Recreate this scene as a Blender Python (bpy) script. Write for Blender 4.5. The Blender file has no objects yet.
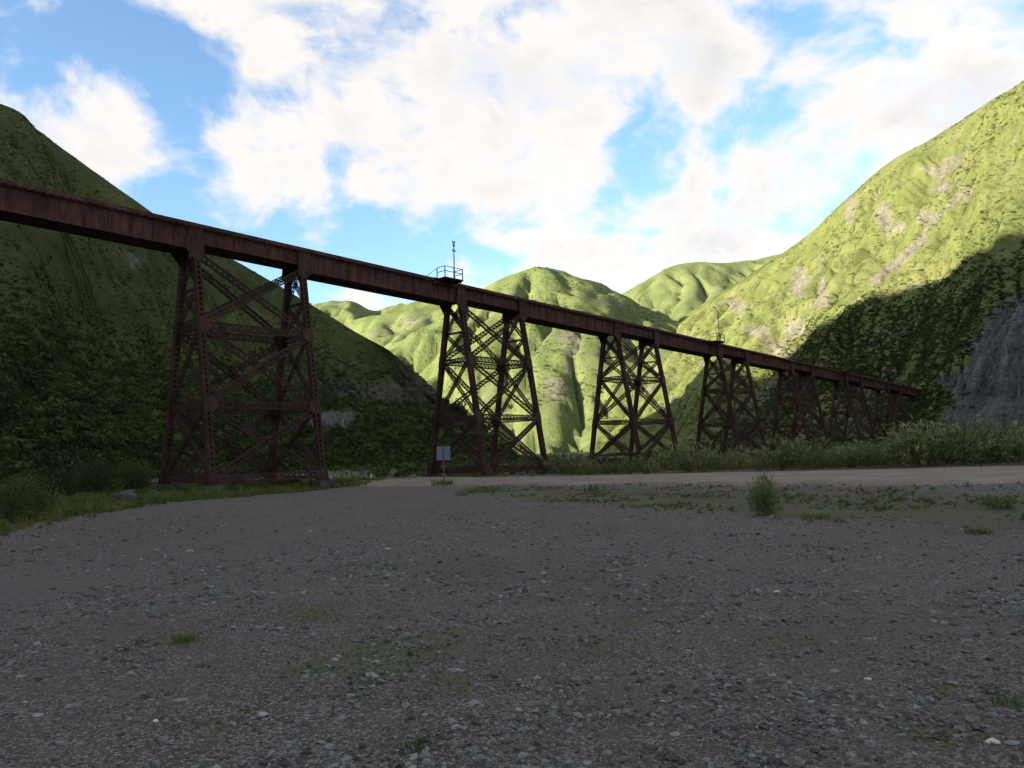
import bpy, bmesh, math, random
import numpy as np
from mathutils import Vector, Matrix

SC = bpy.context.scene
COL = SC.collection
R = math.radians
rng = np.random.default_rng(7)
random.seed(7)

# ------------------------------------------------------------------ camera
F_PX, HOR, CAM_Z = 740.0, 449.0, 1.6
ROLL = math.radians(1.48)          # the photographer held the camera slightly tilted
PITCH = math.atan((HOR - 384.0) / F_PX)
cam_d = bpy.data.cameras.new('camera')
cam_d.sensor_width = 36.0
cam_d.lens = F_PX / 1024.0 * 36.0
cam_d.clip_start = 0.05
cam_d.clip_end = 12000.0
cam = bpy.data.objects.new('camera', cam_d)
COL.objects.link(cam)
cam.location = (0, 0, CAM_Z)
_up0 = Vector((0, -math.sin(PITCH), math.cos(PITCH)))
_fw = Vector((0, math.cos(PITCH), math.sin(PITCH)))
_rt = Vector((1, 0, 0)) * math.cos(ROLL) - _up0 * math.sin(ROLL)
_up = _up0 * math.cos(ROLL) + Vector((1, 0, 0)) * math.sin(ROLL)
cam.rotation_euler = Matrix((_rt, _up, -_fw)).transposed().to_euler()
SC.camera = cam

def ray(px, py):
    """viewing direction scaled so that its forward (y) component is 1"""
    c, s = math.cos(PITCH), math.sin(PITCH)
    a1, b1 = (px - 512.0) / F_PX, (py - 384.0) / F_PX
    a, b = a1 * math.cos(ROLL) - b1 * math.sin(ROLL), -(a1 * math.sin(ROLL) + b1 * math.cos(ROLL))
    y, z = c - b * s, s + b * c
    return a / y, z / y

def project(P):
    """picture coordinates of an array of world points"""
    X, Y, h = P[..., 0], np.maximum(P[..., 1], 1.0), P[..., 2] - CAM_Z
    c, s = math.cos(PITCH), math.sin(PITCH)
    d = Y * c + h * s
    a, b = F_PX * X / d, -F_PX * (-Y * s + h * c) / d
    return 512 + a * math.cos(ROLL) + b * math.sin(ROLL), 384 - a * math.sin(ROLL) + b * math.cos(ROLL)

def at(px, py, Y):
    a, b = ray(px, py)
    return (a * Y, Y, CAM_Z + b * Y)

# ------------------------------------------------------------------ light and sky
SUN_B, SUN_E = 32.0, 11.0          # sun stands to the left, a little behind the camera
SUN_STRENGTH, SKY_STRENGTH = 4.3, 0.12
sun_dir = Vector((-math.cos(R(SUN_B)) * math.cos(R(SUN_E)), -math.sin(R(SUN_B)) * math.cos(R(SUN_E)), math.sin(R(SUN_E))))
sd = bpy.data.lights.new('sun', 'SUN')
sd.energy = SUN_STRENGTH
sd.angle = R(0.5)
sd.color = (1.0, 0.90, 0.70)
sun = bpy.data.objects.new('sun', sd)
COL.objects.link(sun)
sun.location = (-60, -30, 60)
sun.rotation_euler = (-sun_dir).to_track_quat('-Z', 'Y').to_euler()

world = bpy.data.worlds.new('World')
SC.world = world
world.use_nodes = True
world.cycles.sampling_method = 'MANUAL'
world.cycles.sample_map_resolution = 512
SC.view_settings.view_transform = 'Standard'
SC.view_settings.look = 'None'
SC.view_settings.gamma = 1.0
SC.view_settings.exposure = 2.15
SC.view_settings.use_curve_mapping = False
SC.cycles.use_denoising = True
SC.cycles.use_adaptive_sampling = True
SC.cycles.adaptive_threshold = 0.015
SC.cycles.max_bounces = 4
SC.cycles.diffuse_bounces = 3
SC.cycles.transparent_max_bounces = 8


class NT:
    """small helper to write node trees"""
    def __init__(self, tree):
        self.t = tree
        tree.nodes.clear()

    def n(self, kind, **kw):
        nd = self.t.nodes.new(kind)
        for k, v in kw.items():
            if k.startswith('i_'):
                key = k[2:]
                key = int(key) if key.isdigit() else key.replace('_', ' ')
                self.put(nd, key, v)
            else:
                setattr(nd, k, v)
        return nd

    def put(self, nd, key, v):
        s = nd.inputs[key]
        if isinstance(v, bpy.types.NodeSocket):
            self.t.links.new(v, s)
        else:
            s.default_value = v

    def math(self, op, a, b=None, c=None, clamp=False):
        nd = self.t.nodes.new('ShaderNodeMath')
        nd.operation = op
        nd.use_clamp = clamp
        for i, v in enumerate((a, b, c)):
            if v is not None:
                self.put(nd, i, v)
        return nd.outputs[0]

    def vmath(self, op, a, b=None, out=0, scale=None):
        nd = self.t.nodes.new('ShaderNodeVectorMath')
        nd.operation = op
        self.put(nd, 0, a)
        if b is not None:
            self.put(nd, 1, b)
        if scale is not None:
            self.put(nd, 'Scale', scale)
        return nd.outputs[out]

    def noise(self, vec, scale, detail=4.0, rough=0.55, dist=0.0, dims='3D'):
        nd = self.n('ShaderNodeTexNoise', noise_dimensions=dims)
        self.put(nd, 'Vector', vec)
        self.put(nd, 'Scale', scale)
        self.put(nd, 'Detail', detail)
        self.put(nd, 'Roughness', rough)
        self.put(nd, 'Distortion', dist)
        return nd.outputs[0]

    def voronoi(self, vec, scale, out='Distance', feature='F1', rand=1.0):
        nd = self.n('ShaderNodeTexVoronoi', feature=feature)
        self.put(nd, 'Vector', vec)
        self.put(nd, 'Scale', scale)
        self.put(nd, 'Randomness', rand)
        return nd.outputs[out]

    def step(self, v, lo, hi):
        nd = self.n('ShaderNodeMapRange', interpolation_type='SMOOTHSTEP')
        self.put(nd, 0, v)
        nd.inputs[1].default_value = lo
        nd.inputs[2].default_value = hi
        return nd.outputs[0]

    def mix(self, f, a, b):
        nd = self.n('ShaderNodeMix', data_type='RGBA')
        self.put(nd, 0, f)
        for k, v in ((6, a), (7, b)):
            if isinstance(v, tuple) and len(v) == 3:
                v = v + (1.0,)
            self.put(nd, k, v)
        return nd.outputs[2]

    def ramp(self, f, stops):
        nd = self.n('ShaderNodeValToRGB')
        el = nd.color_ramp.elements
        while len(el) < len(stops):
            el.new(0.5)
        for e, (p, c) in zip(el, stops):
            e.position = p
            e.color = c + (1.0,)
        self.put(nd, 0, f)
        return nd.outputs[0]


def build_world():
    w = NT(world.node_tree)
    sky = w.n('ShaderNodeTexSky', sky_type='NISHITA', sun_disc=False)
    sky.sun_elevation = R(SUN_E)
    sky.sun_rotation = math.atan2(sun_dir.x, sun_dir.y)
    sky.air_density = 1.0
    sky.dust_density = 0.3
    sky.ozone_density = 2.6
    d = w.n('ShaderNodeTexCoord').outputs['Generated']
    sep = w.n('ShaderNodeSeparateXYZ')
    w.put(sep, 0, d)
    zz = w.math('ADD', w.math('MAXIMUM', sep.outputs[2], 0.0), 0.50)
    comb = w.n('ShaderNodeCombineXYZ')
    w.put(comb, 0, w.math('DIVIDE', sep.outputs[0], zz))
    w.put(comb, 1, w.math('DIVIDE', sep.outputs[1], zz))
    w.put(comb, 2, 3.7)
    p = comb.outputs[0]
    # slow warp so that cloud edges billow
    wn = w.n('ShaderNodeTexNoise')
    w.put(wn, 'Vector', p); w.put(wn, 'Scale', 3.2); w.put(wn, 'Detail', 3.0)
    warp = w.vmath('SCALE', w.vmath('SUBTRACT', wn.outputs['Color'], (0.5, 0.5, 0.5)), scale=0.16)
    pw = w.vmath('ADD', p, warp)
    n1 = w.noise(pw, 4.2, 10.0, 0.56)
    n2 = w.noise(pw, 14.0, 6.0, 0.55)
    dens = w.math('ADD', w.math('MULTIPLY', n1, 1.05), w.math('MULTIPLY', w.math('SUBTRACT', n2, 0.28), 0.42))
    # where the photograph's cloud banks (+) and blue gaps (-) stand in the sky
    blobs = [(400, 80, .13, .13), (300, 180, .10, .12), (480, 150, .12, .12), (540, 40, .12, .12), (260, 20, .08, .07),
             (70, 115, .09, .12), (15, 100, .08, .10), (120, 150, .05, .10), (200, 150, .04, .08),
             (600, 250, .06, .12), (740, 215, .09, .13), (850, 110, .12, .15), (960, 60, .12, .12), (700, 40, .08, .10),
             (530, 245, .04, .10),
             (5, 35, .08, -.16), (100, 20, .05, -.12), (150, 45, .05, -.12), (205, 80, .06, -.17), (175, 120, .035, -.12), (150, 195, .05, -.17), (220, 255, .06, -.16), (215, 170, .03, -.08),
             (400, 262, .08, -.16), (480, 235, .05, -.14), (320, 300, .08, -.10), (645, 105, .045, -.12), (625, 195, .04, -.17), (725, 140, .03, -.07),
             (790, 12, .04, -.10), (905, 40, .03, -.08), (780, 95, .03, -.08), (870, 155, .035, -.15), (500, 205, .03, -.07), (60, 60, .05, -.06)]
    wd = w.vmath('ADD', d, w.vmath('SCALE', warp, scale=0.12))
    for px, py, rad, amp in blobs:
        a, b = ray(px, py)
        v = Vector((a, 1, b)).normalized()
        dist = w.vmath('DISTANCE', wd, tuple(v), out=1)
        k = w.math('DIVIDE', dist, rad)
        g = w.math('EXPONENT', w.math('MULTIPLY', w.math('MULTIPLY', k, k), -0.8))
        dens = w.math('ADD', dens, w.math('MULTIPLY', g, amp * 0.85))
    mask = w.math('MULTIPLY', w.step(dens, 0.50, 0.70), w.math('ADD', 0.72, w.math('MULTIPLY', w.step(n2, 0.30, 0.55), 0.28)))
    thick = w.step(dens, 0.55, 0.95)
    shade = w.noise(pw, 7.0, 6.0, 0.6)
    cloud = w.mix(w.math('MULTIPLY', thick, w.step(shade, 0.35, 0.7)), (2.02, 1.92, 1.81), (1.58, 1.55, 1.52))
    col = w.mix(w.math('MULTIPLY', mask, 0.97), w.vmath('SCALE', sky.outputs[0], scale=0.76), cloud)
    bg = w.n('ShaderNodeBackground')
    w.put(bg, 0, col)
    bg.inputs[1].default_value = SKY_STRENGTH
    out = w.n('ShaderNodeOutputWorld')
    w.t.links.new(bg.outputs[0], out.inputs[0])


build_world()

# ------------------------------------------------------------------ helpers
def tag(o, label=None, cat=None, group=None, kind=None):
    if label: o['label'] = label
    if cat: o['category'] = cat
    if group: o['group'] = group
    if kind: o['kind'] = kind
    return o

def link(name, me, mat=None, parent=None):
    o = bpy.data.objects.new(name, me)
    COL.objects.link(o)
    if mat is not None and me is not None and not me.materials:
        me.materials.append(mat)
    if parent is not None:
        o.parent = parent
    return o

def empty(name, loc, rz=0.0):
    o = bpy.data.objects.new(name, None)
    COL.objects.link(o)
    o.location = loc
    o.rotation_euler = (0, 0, rz)
    o.empty_display_size = 0.3
    return o

def fast_mesh(name, V, Fq, smooth=False):
    """numpy vertices and equal-length faces -> mesh"""
    V = np.asarray(V, np.float32)
    Fq = np.asarray(Fq, np.int32)
    me = bpy.data.meshes.new(name)
    k = Fq.shape[1]
    me.vertices.add(len(V))
    me.vertices.foreach_set('co', V.ravel())
    me.loops.add(Fq.size)
    me.loops.foreach_set('vertex_index', Fq.ravel())
    me.polygons.add(len(Fq))
    me.polygons.foreach_set('loop_start', np.arange(len(Fq), dtype=np.int32) * k)
    me.polygons.foreach_set('use_smooth', np.full(len(Fq), smooth, bool))
    me.update(calc_edges=True)
    me.validate()
    return me

def grid_faces(nu, nv):
    i, j = np.meshgrid(np.arange(nu - 1), np.arange(nv - 1), indexing='ij')
    a = (i * nv + j).ravel()
    return np.stack([a, a + nv, a + nv + 1, a + 1], 1)

def add_attr(me, name, vals):
    at_ = me.attributes.new(name, 'FLOAT', 'POINT')
    at_.data.foreach_set('value', np.asarray(vals, np.float32).ravel())

# value noise / fbm
_perm = rng.random((256, 256))
def vnoise(x, y, seed=0):
    x = np.asarray(x, float) + seed * 17.31
    y = np.asarray(y, float) + seed * 9.77
    xi, yi = np.floor(x).astype(int), np.floor(y).astype(int)
    fx, fy = x - xi, y - yi
    fx = fx * fx * fx * (fx * (fx * 6 - 15) + 10)
    fy = fy * fy * fy * (fy * (fy * 6 - 15) + 10)
    g = lambda a, b: _perm[a % 256, b % 256]
    return ((g(xi, yi) * (1 - fx) + g(xi + 1, yi) * fx) * (1 - fy) + (g(xi, yi + 1) * (1 - fx) + g(xi + 1, yi + 1) * fx) * fy) * 2 - 1

def fbm(x, y, octv=4, seed=0, gain=0.5):
    s, a, t = 0.0, 1.0, 0.0
    for k in range(octv):
        s = s + a * vnoise(x * 2 ** k, y * 2 ** k, seed + k)
        t += a
        a *= gain
    return s / t

def catmull(P, n):
    P = np.asarray(P, float)
    m = len(P)
    t = np.linspace(0, m - 1, n)
    i = np.minimum(t.astype(int), m - 2)
    f = (t - i)[:, None]
    p0, p1, p2, p3 = P[np.maximum(i - 1, 0)], P[i], P[i + 1], P[np.minimum(i + 2, m - 1)]
    return 0.5 * (2 * p1 + (p2 - p0) * f + (2 * p0 - 5 * p1 + 4 * p2 - p3) * f ** 2 + (3 * p1 - p0 - 3 * p2 + p3) * f ** 3)

def sstep(x, a, b):
    t = np.clip((x - a) / (b - a), 0, 1)
    return t * t * (3 - 2 * t)

# ------------------------------------------------------------------ materials
def new_mat(name):
    m = bpy.data.materials.new(name)
    m.use_nodes = True
    return m, NT(m.node_tree)

def finish(w, color, rough=0.9, bump=None, bump_d=0.05, bump_s=0.6, metallic=0.0, spec=0.3):
    b = w.n('ShaderNodeBsdfPrincipled')
    w.put(b, 'Base Color', color if not isinstance(color, tuple) else color + (1.0,))
    w.put(b, 'Roughness', rough)
    w.put(b, 'Metallic', metallic)
    w.put(b, 'Specular IOR Level', spec)
    if bump is not None:
        bn = w.n('ShaderNodeBump')
        bn.inputs['Strength'].default_value = bump_s
        bn.inputs['Distance'].default_value = bump_d
        w.put(bn, 'Height', bump)
        w.t.links.new(bn.outputs[0], b.inputs['Normal'])
    o = w.n('ShaderNodeOutputMaterial')
    w.t.links.new(b.outputs[0], o.inputs[0])
    return b

def attr(w, name):
    return w.n('ShaderNodeAttribute', attribute_name=name).outputs['Fac']

def hill_mat(name, g_lo, g_mid, g_hi, rock_a, rock_b, scale=1.0, rock_cut=0.62, bump_d=0.5):
    m, w = new_mat(name)
    p = w.n('ShaderNodeTexCoord').outputs['Object']
    big = w.noise(p, 0.018 * scale, 5, 0.6)
    mid = w.noise(p, 0.11 * scale, 6, 0.65)
    fine = w.noise(p, 0.9 * scale, 6, 0.7)
    dot = w.voronoi(p, 0.55 * scale)
    mixv = w.math('ADD', w.math('MULTIPLY', big, 0.45), w.math('ADD', w.math('MULTIPLY', mid, 0.3), w.math('MULTIPLY', fine, 0.25)))
    col = w.ramp(mixv, [(0.36, g_lo), (0.5, g_mid), (0.64, g_hi)])
    # streaks and rills running down the slope
    cv = w.n('ShaderNodeCombineXYZ'); w.put(cv, 0, w.math('MULTIPLY', attr(w, 'along'), 0.5)); w.put(cv, 1, w.math('MULTIPLY', attr(w, 'down'), 0.05))
    rill = w.noise(cv.outputs[0], 1.0, 5, 0.65, 0.4)
    col = w.mix(w.math('MULTIPLY', w.step(rill, 0.45, 0.7), 0.22), col, g_hi)
    col = w.mix(w.math('MULTIPLY', w.step(rill, 0.5, 0.3), 0.25), col, g_lo)
    # lusher growth where water runs
    col = w.mix(w.math('MULTIPLY', w.step(w.math('ADD', attr(w, 'wet'), w.math('MULTIPLY', w.math('SUBTRACT', fine, 0.5), 0.6)), 0.25, 0.75), 0.75), col, tuple(c * 0.72 for c in g_lo))
    # dark bushes in the turf
    sh = w.math('MULTIPLY', w.step(dot, 0.42, 0.22), w.step(w.noise(p, 0.06 * scale, 4, 0.6), 0.42, 0.6))
    col = w.mix(w.math('MULTIPLY', sh, 0.55), col, tuple(c * 0.6 for c in g_lo))
    # bare rock
    rn = w.math('ADD', w.noise(p, 0.05 * scale, 7, 0.68, 0.6), w.math('MULTIPLY', attr(w, 'rock'), 0.42))
    rk = w.step(rn, rock_cut, rock_cut + 0.1)
    rcol = w.ramp(w.noise(p, 0.45 * scale, 7, 0.75, 0.8), [(0.3, tuple(c * 0.45 for c in rock_a)), (0.5, rock_a), (0.7, rock_b)])
    rk2 = w.math('MULTIPLY', rk, w.step(fine, 0.36, 0.55))
    col = w.mix(rk2, col, rcol)
    # fine scree (slate grey)
    sc = attr(w, 'scree')
    scol = w.ramp(w.math('ADD', w.math('MULTIPLY', w.noise(p, 0.8, 7, 0.78), 0.6), w.math('MULTIPLY', rill, 0.4)), [(0.34, (0.034, 0.0345, 0.0335)), (0.5, (0.082, 0.082, 0.079)), (0.66, (0.19, 0.187, 0.178))])
    rcol = rcol
    col = w.mix(w.step(w.math('ADD', sc, w.math('ADD', w.math('MULTIPLY', w.math('SUBTRACT', mid, 0.5), 1.3), w.math('MULTIPLY', w.math('SUBTRACT', fine, 0.5), 0.9))), 0.36, 0.66), col, scol)
    h = w.math('ADD', w.math('MULTIPLY', fine, 0.9), w.math('ADD', w.math('MULTIPLY', mid, 1.0), w.math('MULTIPLY', w.noise(p, 3.2, 4, 0.7), 0.3)))
    finish(w, col, 0.95, h, bump_d, 0.9, spec=0.1)
    return m

M = {}
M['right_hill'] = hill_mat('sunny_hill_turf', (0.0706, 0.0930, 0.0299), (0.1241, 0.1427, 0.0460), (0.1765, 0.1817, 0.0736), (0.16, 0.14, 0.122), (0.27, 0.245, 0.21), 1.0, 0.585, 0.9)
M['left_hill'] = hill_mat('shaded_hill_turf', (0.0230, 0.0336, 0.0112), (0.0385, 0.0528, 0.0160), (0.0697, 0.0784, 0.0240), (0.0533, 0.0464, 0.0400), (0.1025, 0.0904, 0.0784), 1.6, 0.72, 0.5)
M['far_hill'] = hill_mat('far_hill_turf', (0.0749, 0.1060, 0.0391), (0.1326, 0.1622, 0.0598), (0.1840, 0.2000, 0.0897), (0.17, 0.15, 0.13), (0.27, 0.245, 0.21), 0.55, 0.67, 1.6)

def gravel_mat():
    m, w = new_mat('lot_gravel')
    p = w.n('ShaderNodeTexCoord').outputs['Object']
    sep = w.n('ShaderNodeSeparateXYZ'); w.put(sep, 0, p)
    fine = w.voronoi(p, 55.0, 'Color')
    fs = w.n('ShaderNodeSeparateColor'); w.put(fs, 0, fine)
    fine2 = w.voronoi(p, 120.0, 'Color')
    fs2 = w.n('ShaderNodeSeparateColor'); w.put(fs2, 0, fine2)
    dist = w.voronoi(p, 55.0)
    grains = w.math('ADD', w.math('MULTIPLY', fs.outputs[0], 0.55), w.math('MULTIPLY', fs2.outputs[1], 0.45))
    col = w.ramp(grains, [(0.12, (0.0187, 0.0177, 0.0166)), (0.4, (0.0517, 0.0490, 0.0454)), (0.66, (0.1035, 0.0975, 0.0898)), (0.93, (0.2794, 0.2607, 0.2364))])
    big = w.noise(p, 0.16, 5, 0.6)
    mid = w.noise(p, 1.1, 6, 0.65)
    # trodden dusty fines between the stones
    dust = w.mix(mid, (0.0480, 0.0427, 0.0352), (0.0919, 0.0804, 0.0650))
    col = w.mix(w.math('MULTIPLY', w.step(w.math('ADD', w.math('MULTIPLY', big, 0.6), w.math('MULTIPLY', mid, 0.4)), 0.42, 0.62), 0.75), col, dust)
    # wheel tracks worn pale brown
    tr = attr(w, 'track')
    col = w.mix(w.math('MULTIPLY', w.step(w.math('ADD', tr, w.math('MULTIPLY', w.math('SUBTRACT', mid, 0.5), 1.6)), 0.30, 0.95), 0.55), col, w.mix(fs.outputs[1], (0.055, 0.053, 0.050), (0.115, 0.110, 0.102)))
    # moss and short turf
    gr = attr(w, 'turf')
    gm = w.step(w.math('ADD', gr, w.math('MULTIPLY', w.math('SUBTRACT', w.noise(p, 1.7, 7, 0.7), 0.5), 1.5)), 0.38, 0.72)
    gcol = w.ramp(w.noise(p, 9.0, 5, 0.7), [(0.3, (0.026, 0.034, 0.012)), (0.55, (0.062, 0.070, 0.022)), (0.75, (0.115, 0.105, 0.045))])
    col = w.mix(w.math('MULTIPLY', gm, w.math('ADD', 0.35, w.math('MULTIPLY', w.step(w.noise(p, 5.0, 5, 0.7), 0.38, 0.6), 0.5))), col, gcol)
    h = w.math('ADD', w.math('MULTIPLY', dist, -0.5), w.math('ADD', w.math('MULTIPLY', w.noise(p, 14.0, 5, 0.7), 0.8), w.math('MULTIPLY', fs.outputs[2], 0.35)))
    finish(w, col, 0.93, h, 0.022, 0.9, spec=0.25)
    return m
M['gravel'] = gravel_mat()

def road_mat():
    m, w = new_mat('dirt_road_surface')
    p = w.n('ShaderNodeTexCoord').outputs['Object']
    uv = w.n('ShaderNodeUVMap').outputs[0]
    su = w.n('ShaderNodeSeparateXYZ'); w.put(su, 0, uv)
    mp = w.n('ShaderNodeCombineXYZ')
    w.put(mp, 0, w.math('MULTIPLY', su.outputs[0], 6.0)); w.put(mp, 1, w.math('MULTIPLY', su.outputs[1], 14.0))
    streak = w.noise(mp.outputs[0], 1.0, 6, 0.65)
    n = w.noise(p, 0.7, 6, 0.65)
    f = w.voronoi(p, 30.0, 'Color'); fs = w.n('ShaderNodeSeparateColor'); w.put(fs, 0, f)
    v = w.math('ADD', w.math('MULTIPLY', streak, 0.65), w.math('MULTIPLY', n, 0.35))
    col = w.ramp(v, [(0.33, (0.1120, 0.0899, 0.0703)), (0.5, (0.1759, 0.1430, 0.1127)), (0.66, (0.2506, 0.2093, 0.1695))])
    col = w.mix(w.math('MULTIPLY', fs.outputs[0], 0.25), col, (0.12, 0.115, 0.11))
    finish(w, col, 0.95, w.math('ADD', n, w.math('MULTIPLY', fs.outputs[1], 0.2)), 0.04, 0.6, spec=0.15)
    return m
M['road'] = road_mat()

def steel_mat(name, lo, mid, hi):
    m, w = new_mat(name)
    p = w.n('ShaderNodeTexCoord').outputs['Object']
    mp = w.n('ShaderNodeMapping'); w.put(mp, 0, p); mp.inputs['Scale'].default_value = (1.0, 1.0, 0.22)
    st = w.noise(mp.outputs[0], 1.9, 7, 0.65)
    n = w.noise(p, 0.5, 5, 0.6)
    v = w.math('ADD', w.math('MULTIPLY', st, 0.6), w.math('MULTIPLY', n, 0.4))
    col = w.ramp(v, [(0.34, lo), (0.5, mid), (0.66, hi)])
    sp = w.step(w.noise(p, 11.0, 4, 0.7), 0.60, 0.72)
    col = w.mix(w.math('MULTIPLY', sp, 0.5), col, tuple(c * 0.5 for c in lo))
    finish(w, col, w.math('ADD', 0.62, w.math('MULTIPLY', n, 0.25)), w.noise(p, 22.0, 4, 0.7), 0.004, 0.5, spec=0.15)
    return m
M['steel'] = steel_mat('red_oxide_steel', (0.0204, 0.0121, 0.0098), (0.0593, 0.0266, 0.0198), (0.1228, 0.0607, 0.0423))
M['steel_d'] = steel_mat('rusty_tower_steel', (0.0183, 0.0110, 0.0090), (0.0440, 0.0219, 0.0163), (0.0806, 0.0404, 0.0290))

def simple_mat(name, a, b, scale=4.0, rough=0.85, bump_d=0.01, metallic=0.0, spec=0.3, detail=6):
    m, w = new_mat(name)
    p = w.n('ShaderNodeTexCoord').outputs['Object']
    n = w.noise(p, scale, detail, 0.68)
    col = w.ramp(n, [(0.32, a), (0.68, b)])
    finish(w, col, rough, n, bump_d, 0.7, metallic, spec)
    return m
M['timber'] = simple_mat('weathered_sleeper_timber', (0.04, 0.03, 0.024), (0.11, 0.08, 0.065), 6)
M['rail'] = simple_mat('worn_rail_steel', (0.06, 0.04, 0.032), (0.14, 0.10, 0.08), 9, 0.5, 0.002, 0.6)
M['concrete'] = simple_mat('lichened_concrete', (0.0210, 0.0199, 0.0162), (0.0630, 0.0594, 0.0490), 3.0, 0.95, 0.03)
M['grey_iron'] = simple_mat('galvanised_grey_iron', (0.055, 0.062, 0.072), (0.11, 0.12, 0.135), 7, 0.55, 0.003, 0.3)
M['sign_back'] = simple_mat('sheet_aluminium', (0.105, 0.145, 0.19), (0.15, 0.195, 0.25), 2.0, 0.45, 0.002, 0.25, 0.5)
M['white_post'] = simple_mat('weathered_white_paint', (0.38, 0.37, 0.34), (0.62, 0.60, 0.56), 9, 0.8)
M['boulder'] = simple_mat('mossy_boulder_rock', (0.0210, 0.0224, 0.0158), (0.0840, 0.0770, 0.0594), 2.2, 0.95, 0.06)

def rand_mat(name, stops, rough=0.85, translucent=0.0, spec=0.25, noise_scale=None):
    """colour varies from instance to instance (Object Info random) and a little over the surface"""
    m, w = new_mat(name)
    r = w.n('ShaderNodeObjectInfo').outputs['Random']
    if noise_scale:
        p = w.n('ShaderNodeTexCoord').outputs['Object']
        r = w.math('ADD', w.math('MULTIPLY', r, 0.72), w.math('MULTIPLY', w.noise(p, noise_scale, 4, 0.7), 0.28))
    col = w.ramp(r, stops)
    if translucent <= 0:
        finish(w, col, rough, spec=spec)
        return m
    b = w.n('ShaderNodeBsdfPrincipled'); w.put(b, 'Base Color', col); w.put(b, 'Roughness', rough); w.put(b, 'Specular IOR Level', spec)
    t = w.n('ShaderNodeBsdfTranslucent'); w.put(t, 0, col)
    mx = w.n('ShaderNodeMixShader'); mx.inputs[0].default_value = translucent
    w.t.links.new(b.outputs[0], mx.inputs[1]); w.t.links.new(t.outputs[0], mx.inputs[2])
    o = w.n('ShaderNodeOutputMaterial'); w.t.links.new(mx.outputs[0], o.inputs[0])
    return m
M['stone'] = rand_mat('river_stones', [(0.0, (0.0228, 0.0224, 0.0213)), (0.35, (0.0589, 0.0568, 0.0531)), (0.6, (0.1091, 0.1063, 0.0992)), (0.78, (0.1423, 0.1474, 0.1418)), (0.9, (0.2277, 0.2164, 0.1949)), (1.0, (0.4743, 0.4384, 0.3810))], 0.8, noise_scale=12.0)
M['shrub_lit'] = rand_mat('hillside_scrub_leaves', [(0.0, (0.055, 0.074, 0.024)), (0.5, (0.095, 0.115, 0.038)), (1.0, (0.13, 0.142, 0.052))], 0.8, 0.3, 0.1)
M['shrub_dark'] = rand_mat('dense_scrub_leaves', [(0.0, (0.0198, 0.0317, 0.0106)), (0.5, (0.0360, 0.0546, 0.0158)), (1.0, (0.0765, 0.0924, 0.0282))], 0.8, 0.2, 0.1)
M['grass'] = rand_mat('verge_grass_blades', [(0.0, (0.05, 0.075, 0.018)), (0.5, (0.09, 0.115, 0.028)), (1.0, (0.16, 0.155, 0.055))], 0.8, 0.25, 0.1)
M['reed'] = rand_mat('feathery_shrub_leaves', [(0.0, (0.0805, 0.1098, 0.0374)), (0.5, (0.1323, 0.1624, 0.0572)), (1.0, (0.2012, 0.2184, 0.0880))], 0.85, 0.2, 0.1)
M['plume'] = simple_mat('pale_seed_plumes', (0.17, 0.18, 0.11), (0.27, 0.27, 0.18), 6, 0.9)
M['stem'] = simple_mat('woody_stems', (0.05, 0.04, 0.028), (0.10, 0.08, 0.055), 8, 0.9)

# ------------------------------------------------------------------ ground heights (thin-plate spline through surveyed points)
def lot(Y):
    return -1.6 - 0.016 * max(0.0, Y - 2.0)

def at_rel(px, py, rel):
    """point where the pixel's ray meets height rel (relative to the eye)"""
    a, b = ray(px, py)
    Y = rel / b
    return (a * Y, Y, rel)

NEAR = [at_rel(420, 486, -2.66), at_rel(480, 485, -2.6), at_rel(560, 484.5, -2.3), at_rel(700, 484, -1.9), at_rel(860, 484, -1.6), at_rel(1024, 484, -1.45)]
FAR_ = [at_rel(425, 477.5, -2.66), at_rel(480, 477, -2.6), at_rel(560, 476, -2.2), at_rel(700, 473, -1.75), at_rel(860, 470, -1.45), at_rel(1024, 466.5, -1.3)]
NEAR = [(-36, 112, -2.8), (-30, 88, -2.8), (-23, 72, -2.75), (-15, 64, -2.7)] + NEAR + [(24, 14, -1.35), (36, 2, -1.2), (54, -12, -1.0)]
FAR_ = [(-28, 114, -2.8), (-23, 95, -2.8), (-17, 82, -2.75), (-11, 74.5, -2.7)] + FAR_ + [(32, 23, -1.2), (44, 10, -1.1), (64, -4, -1.0)]
ctrl = []
for x, y in [(0, 0), (-6, 0), (6, 0), (0, 7), (-9, 8), (9, 7), (0, 14), (-8, 17), (6, 16), (0, 24), (-10, 26), (3, 33), (-4, 42), (-12, 40), (-9, 52), (0, -12), (-14, -14), (14, -12)]:
    ctrl.append((x, y, lot(y)))
for px, py in [(500, 497), (640, 508), (760, 515), (900, 523), (1024, 530)]:
    a, b = ray(px, py)
    Y = 1.568 / (-b - 0.016)
    ctrl.append((a * Y, Y, lot(Y)))
ctrl += NEAR + FAR_
ctrl += [(-22, 30, -2.1), (-17, 15, -1.8), (-18, 0, -1.5), (-30, 60, -2.8), (-22, 53.5, -3.0), (-38, 58, -2.5), (-45, 90, -2.6), (0, 100, -3.0), (-10, 130, -3.0), (30, 85, -2.8), (12, 78, -2.8),
         (50, 110, -2.6), (28, 58, -2.3), (42, 50, -2.0), (48, 70, -2.2), (66, 140, -1.4), (76, 158, -0.5), (95, 178, 0.2), (105, 160, 0.2), (40, 150, -2.5), (10, 170, -3.0), (80, 120, -0.9), (110, 120, -0.4), (70, 60, -1.6), (90, 20, -1.0)]
ctrl = np.array(ctrl, float)
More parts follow.
